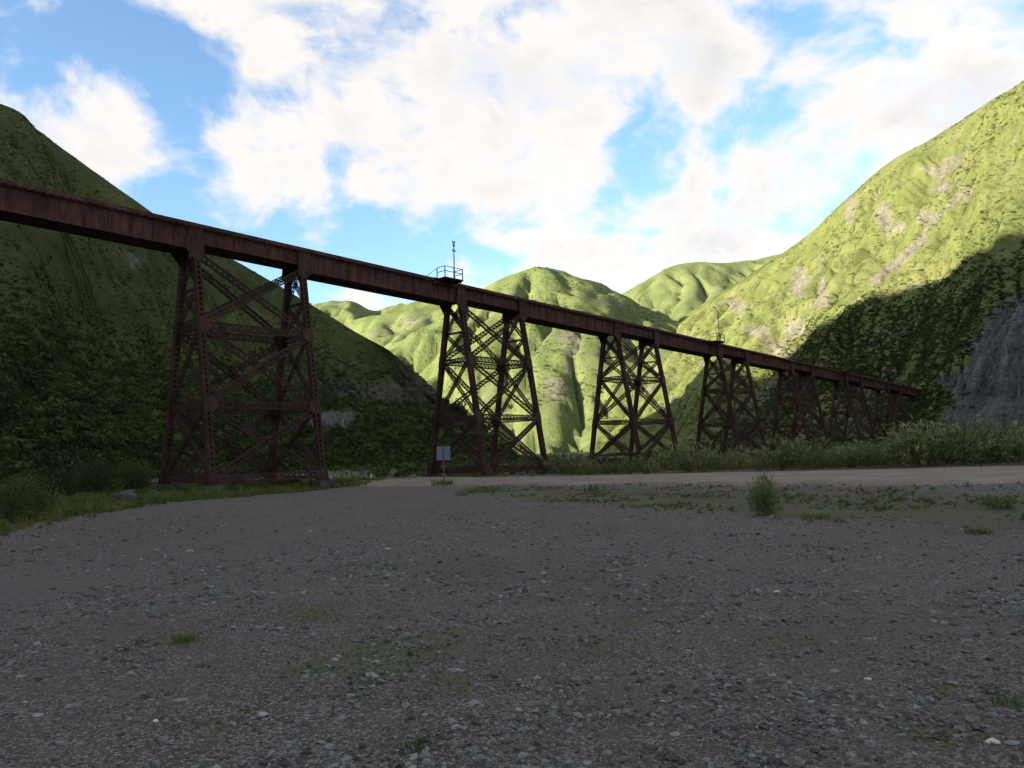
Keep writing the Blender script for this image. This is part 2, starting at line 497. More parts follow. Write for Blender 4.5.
def _tps_fit(P):
    n = len(P)
    d = np.hypot(P[:, None, 0] - P[None, :, 0], P[:, None, 1] - P[None, :, 1])
    K = np.where(d > 0, d * d * np.log(d + 1e-9), 0) + np.eye(n) * 0.5
    Pm = np.c_[np.ones(n), P[:, :2]]
    A = np.block([[K, Pm], [Pm.T, np.zeros((3, 3))]])
    return np.linalg.solve(A, np.r_[P[:, 2], 0, 0, 0])
_tw = _tps_fit(ctrl)
def ground_z(x, y):
    """world height of the smooth ground"""
    x = np.asarray(x, float); y = np.asarray(y, float)
    sh = x.shape
    x, y = x.ravel(), y.ravel()
    res = np.empty(len(x))
    for i in range(0, len(x), 20000):
        xx, yy = x[i:i + 20000], y[i:i + 20000]
        d2 = (xx[:, None] - ctrl[None, :, 0]) ** 2 + (yy[:, None] - ctrl[None, :, 1]) ** 2
        res[i:i + 20000] = (np.where(d2 > 0, 0.5 * d2 * np.log(d2 + 1e-12), 0) @ _tw[:-3]) + _tw[-3] + _tw[-2] * xx + _tw[-1] * yy
    r = np.hypot(np.maximum(np.abs(x - 20) - 85, 0), np.maximum(np.abs(y - 75) - 95, 0))
    k = sstep(r, 0, 60)
    res = np.clip(res, -4.2, 3.5)
    return (res * (1 - k) + (-3.0) * k + CAM_Z).reshape(sh)
gz = lambda x, y: float(ground_z(np.array([x]), np.array([y]))[0])

def axis(a, b, fine_a, fine_b, h0, grow):
    v = list(np.arange(fine_a, fine_b + h0 / 2, h0))
    s = h0
    while v[-1] < b:
        s *= grow; v.append(v[-1] + s)
    s = h0
    while v[0] > a:
        s *= grow; v.insert(0, v[0] - s)
    return np.array(v)

road_c = catmull([((a[0] + b[0]) / 2, (a[1] + b[1]) / 2) for a, b in zip(NEAR, FAR_)], 160)
road_n, road_f = catmull(NEAR, 160), catmull(FAR_, 160)

_le = [(-7, -30), (-9, 0)]
for px, py in [(-60, 556), (0, 541), (60, 525), (110, 514), (160, 505), (205, 500), (260, 493), (330, 486.5), (365, 484)]:
    a, b = ray(px, py); Y = 1.568 / (-b - 0.016); _le.append((a * Y, Y))
_le = np.array(_le)
def left_edge(y):      # x of the left verge: turf grows to the left of it
    return np.interp(y, _le[:, 1], _le[:, 0])

# bottom of the bank on the right (lot side)
_bank = []
for px, py in [(480, 495), (500, 497), (640, 508), (760, 515), (900, 523), (1024, 530), (1150, 540)]:
    a, b = ray(px, py); Y = 1.568 / (-b - 0.016); _bank.append((a * Y, Y))
_bank = np.array(_bank)
def bank_t(x, y):
    """0 on the lot side of the bank's foot, 1 at the near road edge"""
    yb = np.interp(x, _bank[:, 0], _bank[:, 1])
    o = np.argsort(road_n[:, 0])
    yr = np.interp(x, road_n[o, 0], road_n[o, 1])
    return (y - yb) / np.maximum(yr - yb, 1.0)

PATCH = []   # low turf patches in the lot, seen in the photograph: centre and size
for px, py, rx, ry in [(185, 640, .25, .2), (310, 610, .5, .3), (460, 640, .6, .35), (390, 655, .5, .3), (600, 716, .22, .1), (230, 720, .3, .2), (440, 690, .3, .2), (470, 575, .5, .5), (385, 562, .4, .4), (640, 620, .3, .2), (985, 745, .18, .1), (1005, 700, .2, .15), (945, 690, .16, .12), (925, 735, .2, .12), (415, 748, .14, .1), (330, 670, .5, .3), (590, 650, .3, .2), (790, 640, .3, .2)]:
    a, b = ray(px, py); Y = 1.568 / (-b - 0.016); PATCH.append((a * Y, Y, rx, ry))

def turf_mask(x, y):
    t = sstep(left_edge(y) - x, -0.5, 2.2) * (y < 68)
    bt = bank_t(x, y)
    bank = sstep(bt, -0.12, 0.08) * (1 - sstep(bt, 0.30, 0.70)) * (x > -3) * 0.80 + sstep(bt, 0.3, 0.5) * (1 - sstep(bt, 0.85, 1.0)) * 0.30 * (x > -3)
    t = np.maximum(t, bank)
    d = np.min(np.hypot(x[..., None] - road_c[None, :, 0], y[..., None] - road_c[None, :, 1]), axis=-1) if x.ndim == 1 else None
    for cx, cy, rx, ry in PATCH:
        t = np.maximum(t, 0.72 * np.exp(-(((x - cx) / (rx * 1.6)) ** 2 + ((y - cy) / (ry * 2.4)) ** 2)))
    o = np.argsort(road_f[:, 0])
    beyond = y - np.interp(x, road_f[o, 0], road_f[o, 1])
    t = np.maximum(t, sstep(beyond, -0.3, 1.5))
    return t

def track_mask(x, y):
    """wheel tracks worn across the lot"""
    tr = np.zeros(len(x))
    for pts, wd in [([(-3, 62), (-2, 46), (1, 34), (6, 24), (12, 17), (22, 11)], 1.5), ([(-6, 62), (-5.5, 46), (-3.5, 32), (1, 21), (7, 14), (16, 8)], 1.3), ([(-9, 62), (-8, 45), (-7, 25), (-8, 8), (-12, -6)], 1.5), ([(-5, 50), (-4.5, 30), (-5.5, 14), (-8, 4)], 1.1)]:
        c = catmull(pts, 90)
        dd = np.full(len(x), 99.0)
        for q in c:
            dd = np.minimum(dd, np.hypot(x - q[0], y - q[1]))
        tr = np.maximum(tr, 1 - sstep(dd, wd * 0.35, wd))
    return tr

def make_ground():
    xs = axis(-3500, 3500, -22, 24, 0.34, 1.07)
    ys = axis(-2500, 6000, -4, 56, 0.34, 1.06)
    X, Y = np.meshgrid(xs, ys, indexing='ij')
    Z = ground_z(X, Y)
    near = 1 - sstep(np.hypot(X, Y), 60, 120)
    Z = Z + near * (0.05 * fbm(X / 2.3, Y / 2.3, 3, 3) + 0.025 * fbm(X / 0.7, Y / 0.7, 2, 9))
    bt = bank_t(X, Y)
    onb = sstep(bt, 0.0, 0.3) * (1 - sstep(bt, 0.8, 1.0)) * (X > -3)
    Z = Z + onb * 0.12 * fbm(X / 0.9, Y / 0.9, 3, 5)
    # the road lies in a shallow bed
    d = np.full(X.shape, 99.0)
    for k in range(0, 160, 2):
        a, b = road_n[k, :2], road_f[k, :2]
        c = (a + b) / 2
        d = np.minimum(d, np.hypot(X - c[0], Y - c[1]) - np.hypot(*(a - b)) / 2)
    Z = Z - 0.12 * (1 - sstep(d, -1.2, -0.2))
    V = np.stack([X.ravel(), Y.ravel(), Z.ravel()], 1)
    me = fast_mesh('ground', V, grid_faces(len(xs), len(ys)), True)
    xf, yf = X.ravel(), Y.ravel()
    tm = turf_mask(xf, yf)
    tm = np.where(np.hypot(xf, yf) > 75, 1.0, tm)
    add_attr(me, 'turf', tm)
    tr = track_mask(xf, yf)
    add_attr(me, 'track', tr * 0.9)
    return tag(link('ground', me, M['gravel']), kind='structure')
GROUND = make_ground()

def make_road():
    n, k = 160, 17
    V = np.zeros((n, k, 3))
    for j in range(k):
        t = j / (k - 1)
        V[:, j, :] = road_n * (1 - t) + road_f * t
    wob = 0.35 * fbm(np.arange(n) / 6.0, np.zeros(n), 3, 2)
    V[:, 0, :2] += (road_n - road_f)[:, :2] / 9.0 * wob[:, None]
    t = np.linspace(0, 1, k)[None, :]
    V[:, :, 2] += CAM_Z + 0.03 + 0.06 * np.sin(np.pi * t) - 0.03 * np.exp(-((t - 0.3) / 0.06) ** 2) - 0.03 * np.exp(-((t - 0.68) / 0.06) ** 2)
    V[:, :, 2] += 0.012 * fbm(V[:, :, 0] / 0.8, V[:, :, 1] / 0.8, 2, 12)
    V[:, 0, 2] -= 0.22; V[:, -1, 2] -= 0.22
    me = fast_mesh('road', V.reshape(-1, 3), grid_faces(n, k), True)
    uv = me.uv_layers.new(name='UVMap')
    li = np.empty(len(me.loops), np.int32)
    me.loops.foreach_get('vertex_index', li)
    u = np.stack([(li // k) / (n - 1) * 4.0, (li % k) / (k - 1)], 1).astype(np.float32)
    uv.data.foreach_set('uv', u.ravel())
    return tag(link('road', me, M['road']), kind='structure')
make_road()

# ------------------------------------------------------------------ hills
def erode(P, iters, K, maxcut, keep=None):
    """stream-power erosion on a structured grid: water finds its way down and cuts branching gullies; returns heights and drainage"""
    nu, nv = P.shape[:2]
    X, Y = P[..., 0], P[..., 1]
    Z = P[..., 2].copy(); Z0 = Z.copy()
    idx = np.arange(nu * nv).reshape(nu, nv)
    cell = np.abs(np.gradient(X, axis=0) * np.gradient(Y, axis=1) - np.gradient(X, axis=1) * np.gradient(Y, axis=0)) + 0.05
    shifts = [(a, b) for a in (-1, 0, 1) for b in (-1, 0, 1) if a or b]
    A = cell
    for it in range(iters):
        best = np.zeros((nu, nv)); rec = idx.copy(); drop = np.zeros((nu, nv))
        for a, b in shifts:
            si = slice(max(0, -a), nu - max(0, a)); sj = slice(max(0, -b), nv - max(0, b))
            ti = slice(max(0, a), nu - max(0, -a)); tj = slice(max(0, b), nv - max(0, -b))
            dz = Z[si, sj] - Z[ti, tj]
            sl = dz / (np.hypot(X[si, sj] - X[ti, tj], Y[si, sj] - Y[ti, tj]) + 1e-3)
            m = sl > best[si, sj]
            best[si, sj][m] = sl[m]; rec[si, sj][m] = idx[ti, tj][m]; drop[si, sj][m] = dz[m]
        order = np.argsort(-Z.ravel()).tolist(); r = rec.ravel().tolist(); acc = cell.ravel().tolist()
        for i in order:
            k = r[i]
            if k != i:
                acc[k] += acc[i]
        A = np.array(acc).reshape(nu, nv)
        cut = np.minimum(K * np.sqrt(A) * np.minimum(best, 1.5), 0.45 * drop)
        if keep is not None:
            cut = cut * keep
        Z = np.maximum(Z - cut, Z0 - maxcut)
        # soil creep rounds the ribs a little
        L_ = np.zeros_like(Z); L_[1:-1, 1:-1] = (Z[:-2, 1:-1] + Z[2:, 1:-1] + Z[1:-1, :-2] + Z[1:-1, 2:]) / 4 - Z[1:-1, 1:-1]
        Z = Z + (0.12 if keep is None else 0.12 * keep) * L_
    return Z, A

def gully_attr(A):
    return sstep(np.log10(A + 1), 1.6, 3.6)

def loft_hill(name, foot, crest, nu, nv, mat, amps, seed, prof=1.06, back=0.5, rock_fn=None, scree_fn=None, bench=None, uw=None):
    Fp, Cp = catmull(foot, nu), catmull(crest, nu)
    v = np.r_[np.linspace(-0.06, 1.0, nv), 1.0 + np.linspace(0, 1, max(8, nv // 6))[1:] ** 1.5 * back]
    U = np.arange(nu)
    vv = v[None, :, None]
    P = Fp[:, None, :] * (1 - vv) + Cp[:, None, :] * vv
    zf, zc = Fp[:, None, 2], Cp[:, None, 2]
    vi = v[None, :]
    prz = np.where(vi < 0, vi * 0.6, np.abs(vi) ** prof)
    rnd = np.maximum(vi - 0.93, 0)
    prz = np.where(vi > 1, 1 - (vi - 1) * 0.9, prz) - np.where(vi <= 1, 0, 0)
    P[:, :, 2] = zf + (zc - zf) * prz
    # normals
    du = np.gradient(P, axis=0); dv = np.gradient(P, axis=1)
    N = np.cross(du, dv)
    N /= np.linalg.norm(N, axis=2, keepdims=True) + 1e-9
    N *= np.sign(N[:, :, 2:3] + 1e-9)
    # arc length along the foot/crest mid line drives the down-slope gullies
    mid = 0.5 * (Fp + Cp)
    L = np.r_[0, np.cumsum(np.linalg.norm(np.diff(mid, axis=0), axis=1))][:, None] + 0 * vi
    H = np.linalg.norm(Cp - Fp, axis=1)[:, None] * vi
    wx = L + 9 * fbm(L / 60, H / 60, 3, seed + 40)
    D = np.zeros(L.shape)
    ga, gs = amps['gully']
    rid = 1 - np.abs(fbm(wx / gs, H / (gs * 3.2), 4, seed))
    D += ga * (rid - 0.72) * 2
    ba, bs = amps['big']
    D += ba * fbm(L / bs, H / bs, 4, seed + 11)
    fa, fs = amps['fine']
    D += fa * fbm(L / fs, H / fs, 4, seed + 23, 0.6)
    edge = sstep(vi, 0.0, 0.12) * (1 - 0.93 * sstep(vi, 0.80, 1.0))
    P = P + N * (D * edge)[:, :, None]
    if scree_fn:
        k_ = np.clip(scree_fn(P, L, H, vi), 0, 1)
        P = P + N * (k_ * (1.6 * (1 - 2 * np.abs(fbm(L / 7, H / 12, 4, seed + 50))) + 0.7 * fbm(L / 2.5, H / 2.5, 3, seed + 51)))[:, :, None]
    wet = np.zeros(L.shape)
    if 'erode' in amps:
        it_, K_, mc_ = amps['erode']
        z_, A_ = erode(P, it_, K_, mc_, (1 - sstep(vi, 0.86, 0.97)) * sstep(vi, 0.0, 0.06) + 0 * L)
        P = P.copy(); P[:, :, 2] = z_
        wet = gully_attr(A_)
    if bench is not None:
        P = bench(P, Fp, Cp, L)
    me = fast_mesh(name, P.reshape(-1, 3), grid_faces(nu, len(v)), True)
    rock = rock_fn(P, L, H, vi, rid) if rock_fn else np.zeros(L.shape)
    scree = scree_fn(P, L, H, vi) if scree_fn else np.zeros(L.shape)
    add_attr(me, 'rock', rock); add_attr(me, 'scree', scree); add_attr(me, 'along', L); add_attr(me, 'down', H); add_attr(me, 'wet', wet)
    o = tag(link(name, me, mat), kind='structure')
    return o, P, rock, scree

def C(px, py, Y):
    return at(px, py, Y)
W = lambda x, y, z: (x, y, z + CAM_Z)

left_foot = [W(-14, -220, -3), W(-15, -10, -2.4), W(-21, 25, -3), W(-32, 45, -3.3), W(-42, 65, -3.4), W(-46, 80, -3.4), W(-47, 93, -3.4), W(-45, 107, -3.4), W(-40, 125, -3.4), W(-30, 143, -3.4), W(-20, 158, -3.4), W(-10, 170, -3.4), W(0, 178, -3.4), W(3, 188, -3.4), W(1, 200, -3.4)]
left_crest = [W(-300, -300, 215), W(-296, 0, 150), W(-290, 77, 117), W(-235, 135, 100), W(-182, 186, 107), C(0, 104, 215), C(38, 131, 220), C(78, 160, 226), C(150, 210, 232), C(225, 255, 233), C(306, 301, 230), C(350, 329, 224), C(387, 349, 214), C(412, 374, 203), C(424, 401, 198)]

def left_bench(P, Fp, Cp, L):
    # an old ledge cut into the nose of the spur
    zb = CAM_Z + 11.6
    dirn = Fp - Cp
    dirn[:, 2] = 0
    dirn /= np.linalg.norm(dirn, axis=1, keepdims=True)
    k = sstep(P[:, :, 1], 120, 150) * (P[:, :, 0] > -75)
    w = 1 - sstep(P[:, :, 2], zb - 0.9, zb + 0.9)
    P = P.copy()
    P[:, :, :2] += dirn[:, None, :2] * (5.5 * k * w)[:, :, None]
    near = np.exp(-((P[:, :, 2] - zb - 5) / 4.0) ** 2) * k
    return P

def left_rock(P, L, H, vi, rid):
    zb = CAM_Z + 11.6
    k = sstep(P[:, :, 1], 125, 160)
    cut = np.exp(-((P[:, :, 2] - zb - 4.0) / 3.5) ** 2) * k
    nose = sstep(P[:, :, 0], -48, -26) * (P[:, :, 2] > zb) * k
    return np.clip(0.55 * cut + 0.6 * nose, 0, 1)

def left_scree(P, L, H, vi):
    # one pale slip below the ledge
    a = np.exp(-(((P[:, :, 0] + 36) / 4.0) ** 2 + ((P[:, :, 2] - CAM_Z - 7.0) / 2.5) ** 2)) * (P[:, :, 1] > 120)
    px, py = project(P)
    b = np.exp(-(((px - 135) / 16) ** 2 + ((py - 262 - (px - 135) * .8) / 16) ** 2)) * 0.5 * (P[:, :, 1] > 60)
    return np.maximum(a, b)

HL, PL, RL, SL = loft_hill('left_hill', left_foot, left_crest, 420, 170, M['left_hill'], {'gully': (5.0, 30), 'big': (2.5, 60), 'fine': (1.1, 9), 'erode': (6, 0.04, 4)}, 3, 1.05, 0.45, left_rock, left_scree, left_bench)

right_foot = [W(190, 20, -1), W(150, 100, 0), W(122, 150, 1.2), W(108, 172, 1.4), W(93, 198, 1.5), W(84, 235, -1), W(78, 275, -3), W(70, 320, -4), W(60, 370, -4), W(48, 420, -4), W(36, 470, -4), W(28, 530, -4), W(24, 620, -4)]
right_crest = [W(330, 120, 160), W(300, 190, 180), W(275, 250, 180), W(258, 300, 178), C(1024, 80, 350), C(985, 104, 385), C(932, 139, 430), C(890, 162, 470), C(850, 196, 520), C(800, 241, 580), C(758, 270, 660), C(728, 288, 740), C(690, 312, 860)]

def right_rock(P, L, H, vi, rid):
    r = np.clip((0.75 - rid) * 2.2, 0, 1) * 0.35
    # rocky ribs and scars seen on the slope: pixel, depth guess comes from the surface itself
    px, py = project(P)
    spots = [(800, 285, 9, 16, .9), (850, 212, 6, 16, 1.0), (883, 212, 7, 10, .9), (760, 330, 16, 7, .7), (822, 290, 6, 22, .8), (945, 190, 30, 8, .45), (690, 345, 14, 14, .6), (930, 215, 14, 10, .5), (735, 305, 12, 9, .6), (795, 330, 14, 12, .6), (1005, 130, 14, 8, .4), (960, 165, 16, 6, .4), (780, 352, 16, 12, .5), (640, 395, 14, 14, .5)]
    for x, y, a, b, s in spots:
        r = np.maximum(r, s * np.exp(-(((px - x) / a) ** 2 + ((py - y) / b) ** 2)))
    # the straight bare slide
    t = np.clip(((px - 872) * 52 + (py - 282) * -42) / (52 * 52 + 42 * 42), 0, 1)
    d = np.hypot(px - 872 - 52 * t, py - 282 + 42 * t)
    return np.maximum(r, 1.15 * np.exp(-(d / 4.0) ** 2))

def right_scree(P, L, H, vi):
    px, py = project(P)
    jx = 16 * fbm(px / 18, py / 18, 5, 92); jy = 16 * fbm(px / 18 + 50, py / 18, 5, 95)
    qx, qy = px + jx, py + jy
    # slate fan at the right, pointed at its head
    left = 932 + (440 - qy) * 0.18 + np.maximum(385 - qy, 0) * 0.42
    fan = sstep(qx - left, -12, 22) * sstep(qy + (qx - 985) * 0.35, 278, 332) * 0.95
    cut = np.exp(-(((qx - 852) / 24) ** 4 + ((qy - 430) / 17) ** 4)) * 0.72
    cut2 = np.exp(-(((qx - 812) / 14) ** 2 + ((qy - 442) / 8) ** 2)) * 0.6
    hi = np.exp(-(((qx - 915) / 12) ** 2 + ((qy - 305) / 20) ** 2)) * 0.45
    return np.maximum(np.maximum(fan, cut), np.maximum(cut2, hi))

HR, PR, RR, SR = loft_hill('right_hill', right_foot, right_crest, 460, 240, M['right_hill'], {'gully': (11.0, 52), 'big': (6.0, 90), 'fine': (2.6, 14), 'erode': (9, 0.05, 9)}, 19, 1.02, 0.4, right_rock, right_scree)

# far hills: rounded ridges (polylines) with slopes falling away on both sides
def seg_dist(X, Y, a, b):
    ax, ay, az = a; bx, by, bz = b
    dx, dy = bx - ax, by - ay
    t = np.clip(((X - ax) * dx + (Y - ay) * dy) / (dx * dx + dy * dy), 0, 1)
    return np.hypot(X - ax - t * dx, Y - ay - t * dy), az + t * (bz - az)

def ridge_hill(name, ridges, xr, yr, step, mat, seed, amp=1.0, rock_spots=(), cut=(9, 0.035, 16)):
    xs = np.arange(xr[0], xr[1] + 1, step); ys = np.arange(yr[0], yr[1] + 1, step)
    X, Y = np.meshgrid(xs, ys, indexing='ij')
    wx = X + amp * (14 * fbm(X / 70, Y / 70, 4, seed)); wy = Y + amp * (14 * fbm(X / 70, Y / 70, 4, seed + 5))
    Z = np.full(X.shape, -80.0)
    rmin = np.full(X.shape, 1e9)
    for m, pts in ridges:
        p = catmull([C(*q) for q in pts], 5 * len(pts))
        for a, b in zip(p[:-1], p[1:]):
            d, zr = seg_dist(wx, wy, a, b)
            h = zr - m * (np.sqrt(d * d + 4 * 4) - 4)
            Z = np.maximum(Z, h)
            rmin = np.minimum(rmin, d)
    g = 1 - np.abs(fbm(X / 55, Y / 55, 4, seed + 9))
    slope_k = sstep(rmin, 4, 40)
    g2 = 1 - np.abs(fbm(X / 24, Y / 24, 4, seed + 14))
    Z = Z + slope_k * amp * (34 * (g - 0.78) + 9 * (g2 - 0.76)) + amp * (0.4 + 0.6 * slope_k) * (2.0 * fbm(X / 18, Y / 18, 4, seed + 3))
    keep = sstep(rmin, 3, 16)
    Z, A_ = erode(np.stack([X, Y, Z], 2), cut[0], cut[1] * step / 3, cut[2], keep)
    Z = np.maximum(Z, -12.0)
    V = np.stack([X.ravel(), Y.ravel(), Z.ravel()], 1)
    me = fast_mesh(name, V, grid_faces(len(xs), len(ys)), True)
    px, py = project(np.stack([X, Y, Z], 2))
    rock = np.clip((0.66 - g) * 2.0, 0, 0.5)
    for x, y, a, b, s in rock_spots:
        rock = np.maximum(rock, s * np.exp(-(((px - x) / a) ** 2 + ((py - y) / b) ** 2)))
    add_attr(me, 'rock', rock); add_attr(me, 'scree', np.zeros(X.size)); add_attr(me, 'wet', gully_attr(A_))
    return tag(link(name, me, mat), kind='structure'), np.stack([X, Y, Z], 2)

far1, P1 = ridge_hill('middle_hill', [
    (0.62, [(470, 296, 720), (500, 280, 720), (521, 273, 720), (546, 269, 720), (579, 281, 750), (613, 295, 800), (640, 318, 830), (668, 340, 820)]),
    (0.66, [(521, 273, 720), (505, 305, 660), (494, 345, 590), (486, 390, 520), (480, 440, 460)]),
    (0.66, [(579, 281, 750), (585, 320, 670), (575, 362, 590), (560, 410, 510), (548, 450, 450)]),
    (0.7, [(546, 269, 720), (548, 310, 650), (535, 355, 590)]),
    (0.85, [(625, 318, 760), (602, 342, 660), (573, 371, 590), (548, 402, 530), (536, 445, 470)]),
    (0.85, [(500, 285, 700), (470, 318, 620), (462, 350, 560), (470, 400, 500)]),
    (0.66, [(613, 295, 800), (620, 335, 720), (606, 380, 620), (590, 430, 520)])],
    (-260, 260), (380, 1000), 3.2, M['far_hill'], 31, 1.0, [(555, 392, 16, 26, .8), (570, 350, 10, 16, .5), (485, 330, 10, 18, .4), (540, 430, 10, 14, .5), (568, 372, 6, 20, .7), (530, 345, 5, 16, .5), (600, 350, 6, 12, .5)], cut=(16, 0.06, 24))
far2, P2 = ridge_hill('left_far_hill', [
    (0.6, [(300, 345, 1000), (351, 321, 980), (376, 315, 960), (407, 310, 950), (432, 304, 950), (470, 300, 960)]),
    (0.6, [(407, 310, 950), (418, 335, 860), (412, 360, 780), (398, 390, 700)]),
    (0.8, [(478, 330, 720), (455, 350, 650), (434, 366, 610), (414, 386, 560)]),
    (0.8, [(420, 318, 900), (392, 340, 820), (384, 356, 760), (392, 380, 700)]),
    (0.6, [(376, 315, 960), (372, 345, 880), (360, 380, 790)])],
    (-520, 60), (480, 1250), 4.2, M['far_hill'], 57, 1.0)
far3, P3 = ridge_hill('right_far_hill', [
    (0.58, [(560, 330, 1050), (600, 306, 1060), (637, 286, 1080), (661, 274, 1100), (690, 262, 1120), (730, 263, 1150), (769, 256, 1180), (840, 236, 1250), (900, 228, 1300)]),
    (0.6, [(690, 262, 1120), (686, 290, 1000), (676, 318, 900), (664, 345, 800)]),
    (0.6, [(730, 263, 1150), (722, 290, 1010), (705, 318, 900)]),
    (0.6, [(637, 286, 1080), (640, 312, 960), (634, 335, 860)])],
    (-60, 760), (640, 1600), 5.0, M['far_hill'], 73, 1.0)
far4, P4 = ridge_hill('distant_hill', [
    (0.5, [(250, 335, 1700), (300, 316, 1700), (318, 304.5, 1700), (346, 301, 1700), (374, 311, 1720), (401, 304, 1700), (450, 300, 1700), (520, 320, 1700)]),
    (0.5, [(346, 301, 1700), (356, 320, 1500), (366, 345, 1350)]),
    (0.5, [(318, 304.5, 1700), (322, 330, 1500)])],
    (-1000, 300), (1150, 2300), 10.0, M['far_hill'], 91, 1.4)

# ------------------------------------------------------------------ instancing (one object = prototypes + points, self-contained)
_gn = {}
def scatter_tree(npro):
    if npro in _gn:
        return _gn[npro]
    t = bpy.data.node_groups.new('scatter', 'GeometryNodeTree')
    t.interface.new_socket('Geometry', in_out='INPUT', socket_type='NodeSocketGeometry')
    t.interface.new_socket('Geometry', in_out='OUTPUT', socket_type='NodeSocketGeometry')
    N = t.nodes.new
    gi, go = N('NodeGroupInput'), N('NodeGroupOutput')
    def nattr(name, typ):
        a = N('GeometryNodeInputNamedAttribute'); a.data_type = typ; a.inputs['Name'].default_value = name
        return a.outputs[0]
    pid = nattr('pid', 'INT')
    join = N('GeometryNodeJoinGeometry')
    def sep(val):
        c = N('FunctionNodeCompare'); c.data_type = 'INT'; c.operation = 'EQUAL'
        t.links.new(pid, c.inputs[2]); c.inputs[3].default_value = val
        s = N('GeometryNodeSeparateGeometry'); s.domain = 'POINT'
        t.links.new(gi.outputs[0], s.inputs[0]); t.links.new(c.outputs[0], s.inputs[1])
        return s.outputs[0]
    for k in range(npro - 1, -1, -1):
        g2i = N('GeometryNodeGeometryToInstance')
        t.links.new(sep(k), g2i.inputs[0])
        t.links.new(g2i.outputs[0], join.inputs[0])
    iop = N('GeometryNodeInstanceOnPoints')
    t.links.new(sep(-1), iop.inputs['Points'])
    t.links.new(join.outputs[0], iop.inputs['Instance'])
    iop.inputs['Pick Instance'].default_value = True
    t.links.new(nattr('which', 'INT'), iop.inputs['Instance Index'])
    t.links.new(nattr('rot', 'FLOAT_VECTOR'), iop.inputs['Rotation'])
    t.links.new(nattr('scl', 'FLOAT_VECTOR'), iop.inputs['Scale'])
    t.links.new(iop.outputs[0], go.inputs[0])
    _gn[npro] = t
    return t

def scatter(name, protos, pts, rot, scl, mat, label, cat, which=None):
    """protos: list of (V, F3) ; pts, rot, scl: (n,3)"""
    V, Fc, pid = [], [], []
    off = 0
    for k, (v, f) in enumerate(protos):
        V.append(v); Fc.append(np.asarray(f) + off); pid.append(np.full(len(v), k)); off += len(v)
    n = len(pts)
    V.append(pts); pid.append(np.full(n, -1))
    V = np.concatenate(V); pid = np.concatenate(pid).astype(np.int32); Fc = np.concatenate(Fc)
    me = fast_mesh(name, V, Fc, False)
    me.attributes.new('pid', 'INT', 'POINT').data.foreach_set('value', pid)
    wh = np.zeros(len(V), np.int32); wh[off:] = rng.integers(0, len(protos), n) if which is None else which
    me.attributes.new('which', 'INT', 'POINT').data.foreach_set('value', wh)
    for nm, arr in (('rot', rot), ('scl', scl)):
        a = np.ones((len(V), 3), np.float32); a[off:] = arr
        me.attributes.new(nm, 'FLOAT_VECTOR', 'POINT').data.foreach_set('vector', a.ravel())
    o = link(name, me, mat)
    tag(o, label, cat, kind='stuff')
    md = o.modifiers.new('scatter', 'NODES')
    md.node_group = scatter_tree(len(protos))
    return o

# --- prototypes
def leaf_blob(n, leaf, seed, flat=0.75, core=0.35, aspect=0.5):
    """a bush one unit wide: leaf faces spread through a lumpy volume, base at z = 0"""
    r = np.random.default_rng(seed)
    nl = 5 + seed % 3
    lob = np.c_[r.uniform(-.26, .26, nl), r.uniform(-.26, .26, nl), r.uniform(.16, .42, nl) * flat * 1.3]
    rad = r.uniform(.17, .30, nl)
    k = r.integers(0, nl, n)
    d = r.normal(size=(n, 3)); d /= np.linalg.norm(d, axis=1, keepdims=True)
    q = lob[k] + d * (rad[k] * (core + (1 - core) * r.random(n) ** 0.5))[:, None]
    q[:, 2] = np.maximum(q[:, 2], 0.01)
    nrm = d + r.normal(size=(n, 3)) * 0.7 + np.array([0, 0, .35])
    nrm /= np.linalg.norm(nrm, axis=1, keepdims=True)
    tmp = r.normal(size=(n, 3))
    u = np.cross(nrm, tmp); u /= np.linalg.norm(u, axis=1, keepdims=True)
    w = np.cross(nrm, u)
    s = leaf * r.uniform(.6, 1.3, n)[:, None]
    a, b, c, e = q - u * s, q + w * s * aspect, q + u * s, q - w * s * aspect
    V = np.stack([a, b, c, e], 1).reshape(-1, 3)
    i = np.arange(n)[:, None] * 4
    Fc = np.concatenate([i + np.array([[0, 1, 2]]), i + np.array([[0, 2, 3]])])
    return V, Fc

def tuft(n, seed, spread=0.35, lean=0.5, wid=0.03):
    """grass tuft one unit tall"""
    r = np.random.default_rng(seed)
    V, Fc = [], []
    for k in range(n):
        a = r.uniform(0, 2 * math.pi); rr = spread * math.sqrt(r.random())
        b = np.array([rr * math.cos(a), rr * math.sin(a), 0])
        h = r.uniform(.45, 1.0)
        ln = lean * r.uniform(.2, 1.0); a2 = a + r.normal() * 0.6
        dv = np.array([math.cos(a2), math.sin(a2), 0])
        side = np.array([-dv[1], dv[0], 0]) * wid * r.uniform(.7, 1.3)
        m = b + dv * ln * 0.3 * h + np.array([0, 0, h * .6]); t = b + dv * ln * h + np.array([0, 0, h * (1 - .25 * ln)])
        o = len(V)
        V += [b - side, b + side, m - side * .7, m + side * .7, t]
        Fc += [(o, o + 1, o + 3), (o, o + 3, o + 2), (o + 2, o + 3, o + 4)]
    return np.array(V), np.array(Fc)

def pebble(seed, flat=0.5):
    bm = bmesh.new()
    bmesh.ops.create_icosphere(bm, subdivisions=1, radius=0.5)
    r = np.random.default_rng(seed)
    for v in bm.verts:
        v.co *= 1 + r.uniform(-.24, .24)
    V = np.array([v.co[:] for v in bm.verts]); V *= np.array([1, r.uniform(.6, .85), flat])
    Fc = np.array([[v.index for v in f.verts] for f in bm.faces])
    bm.free()
    return V, Fc

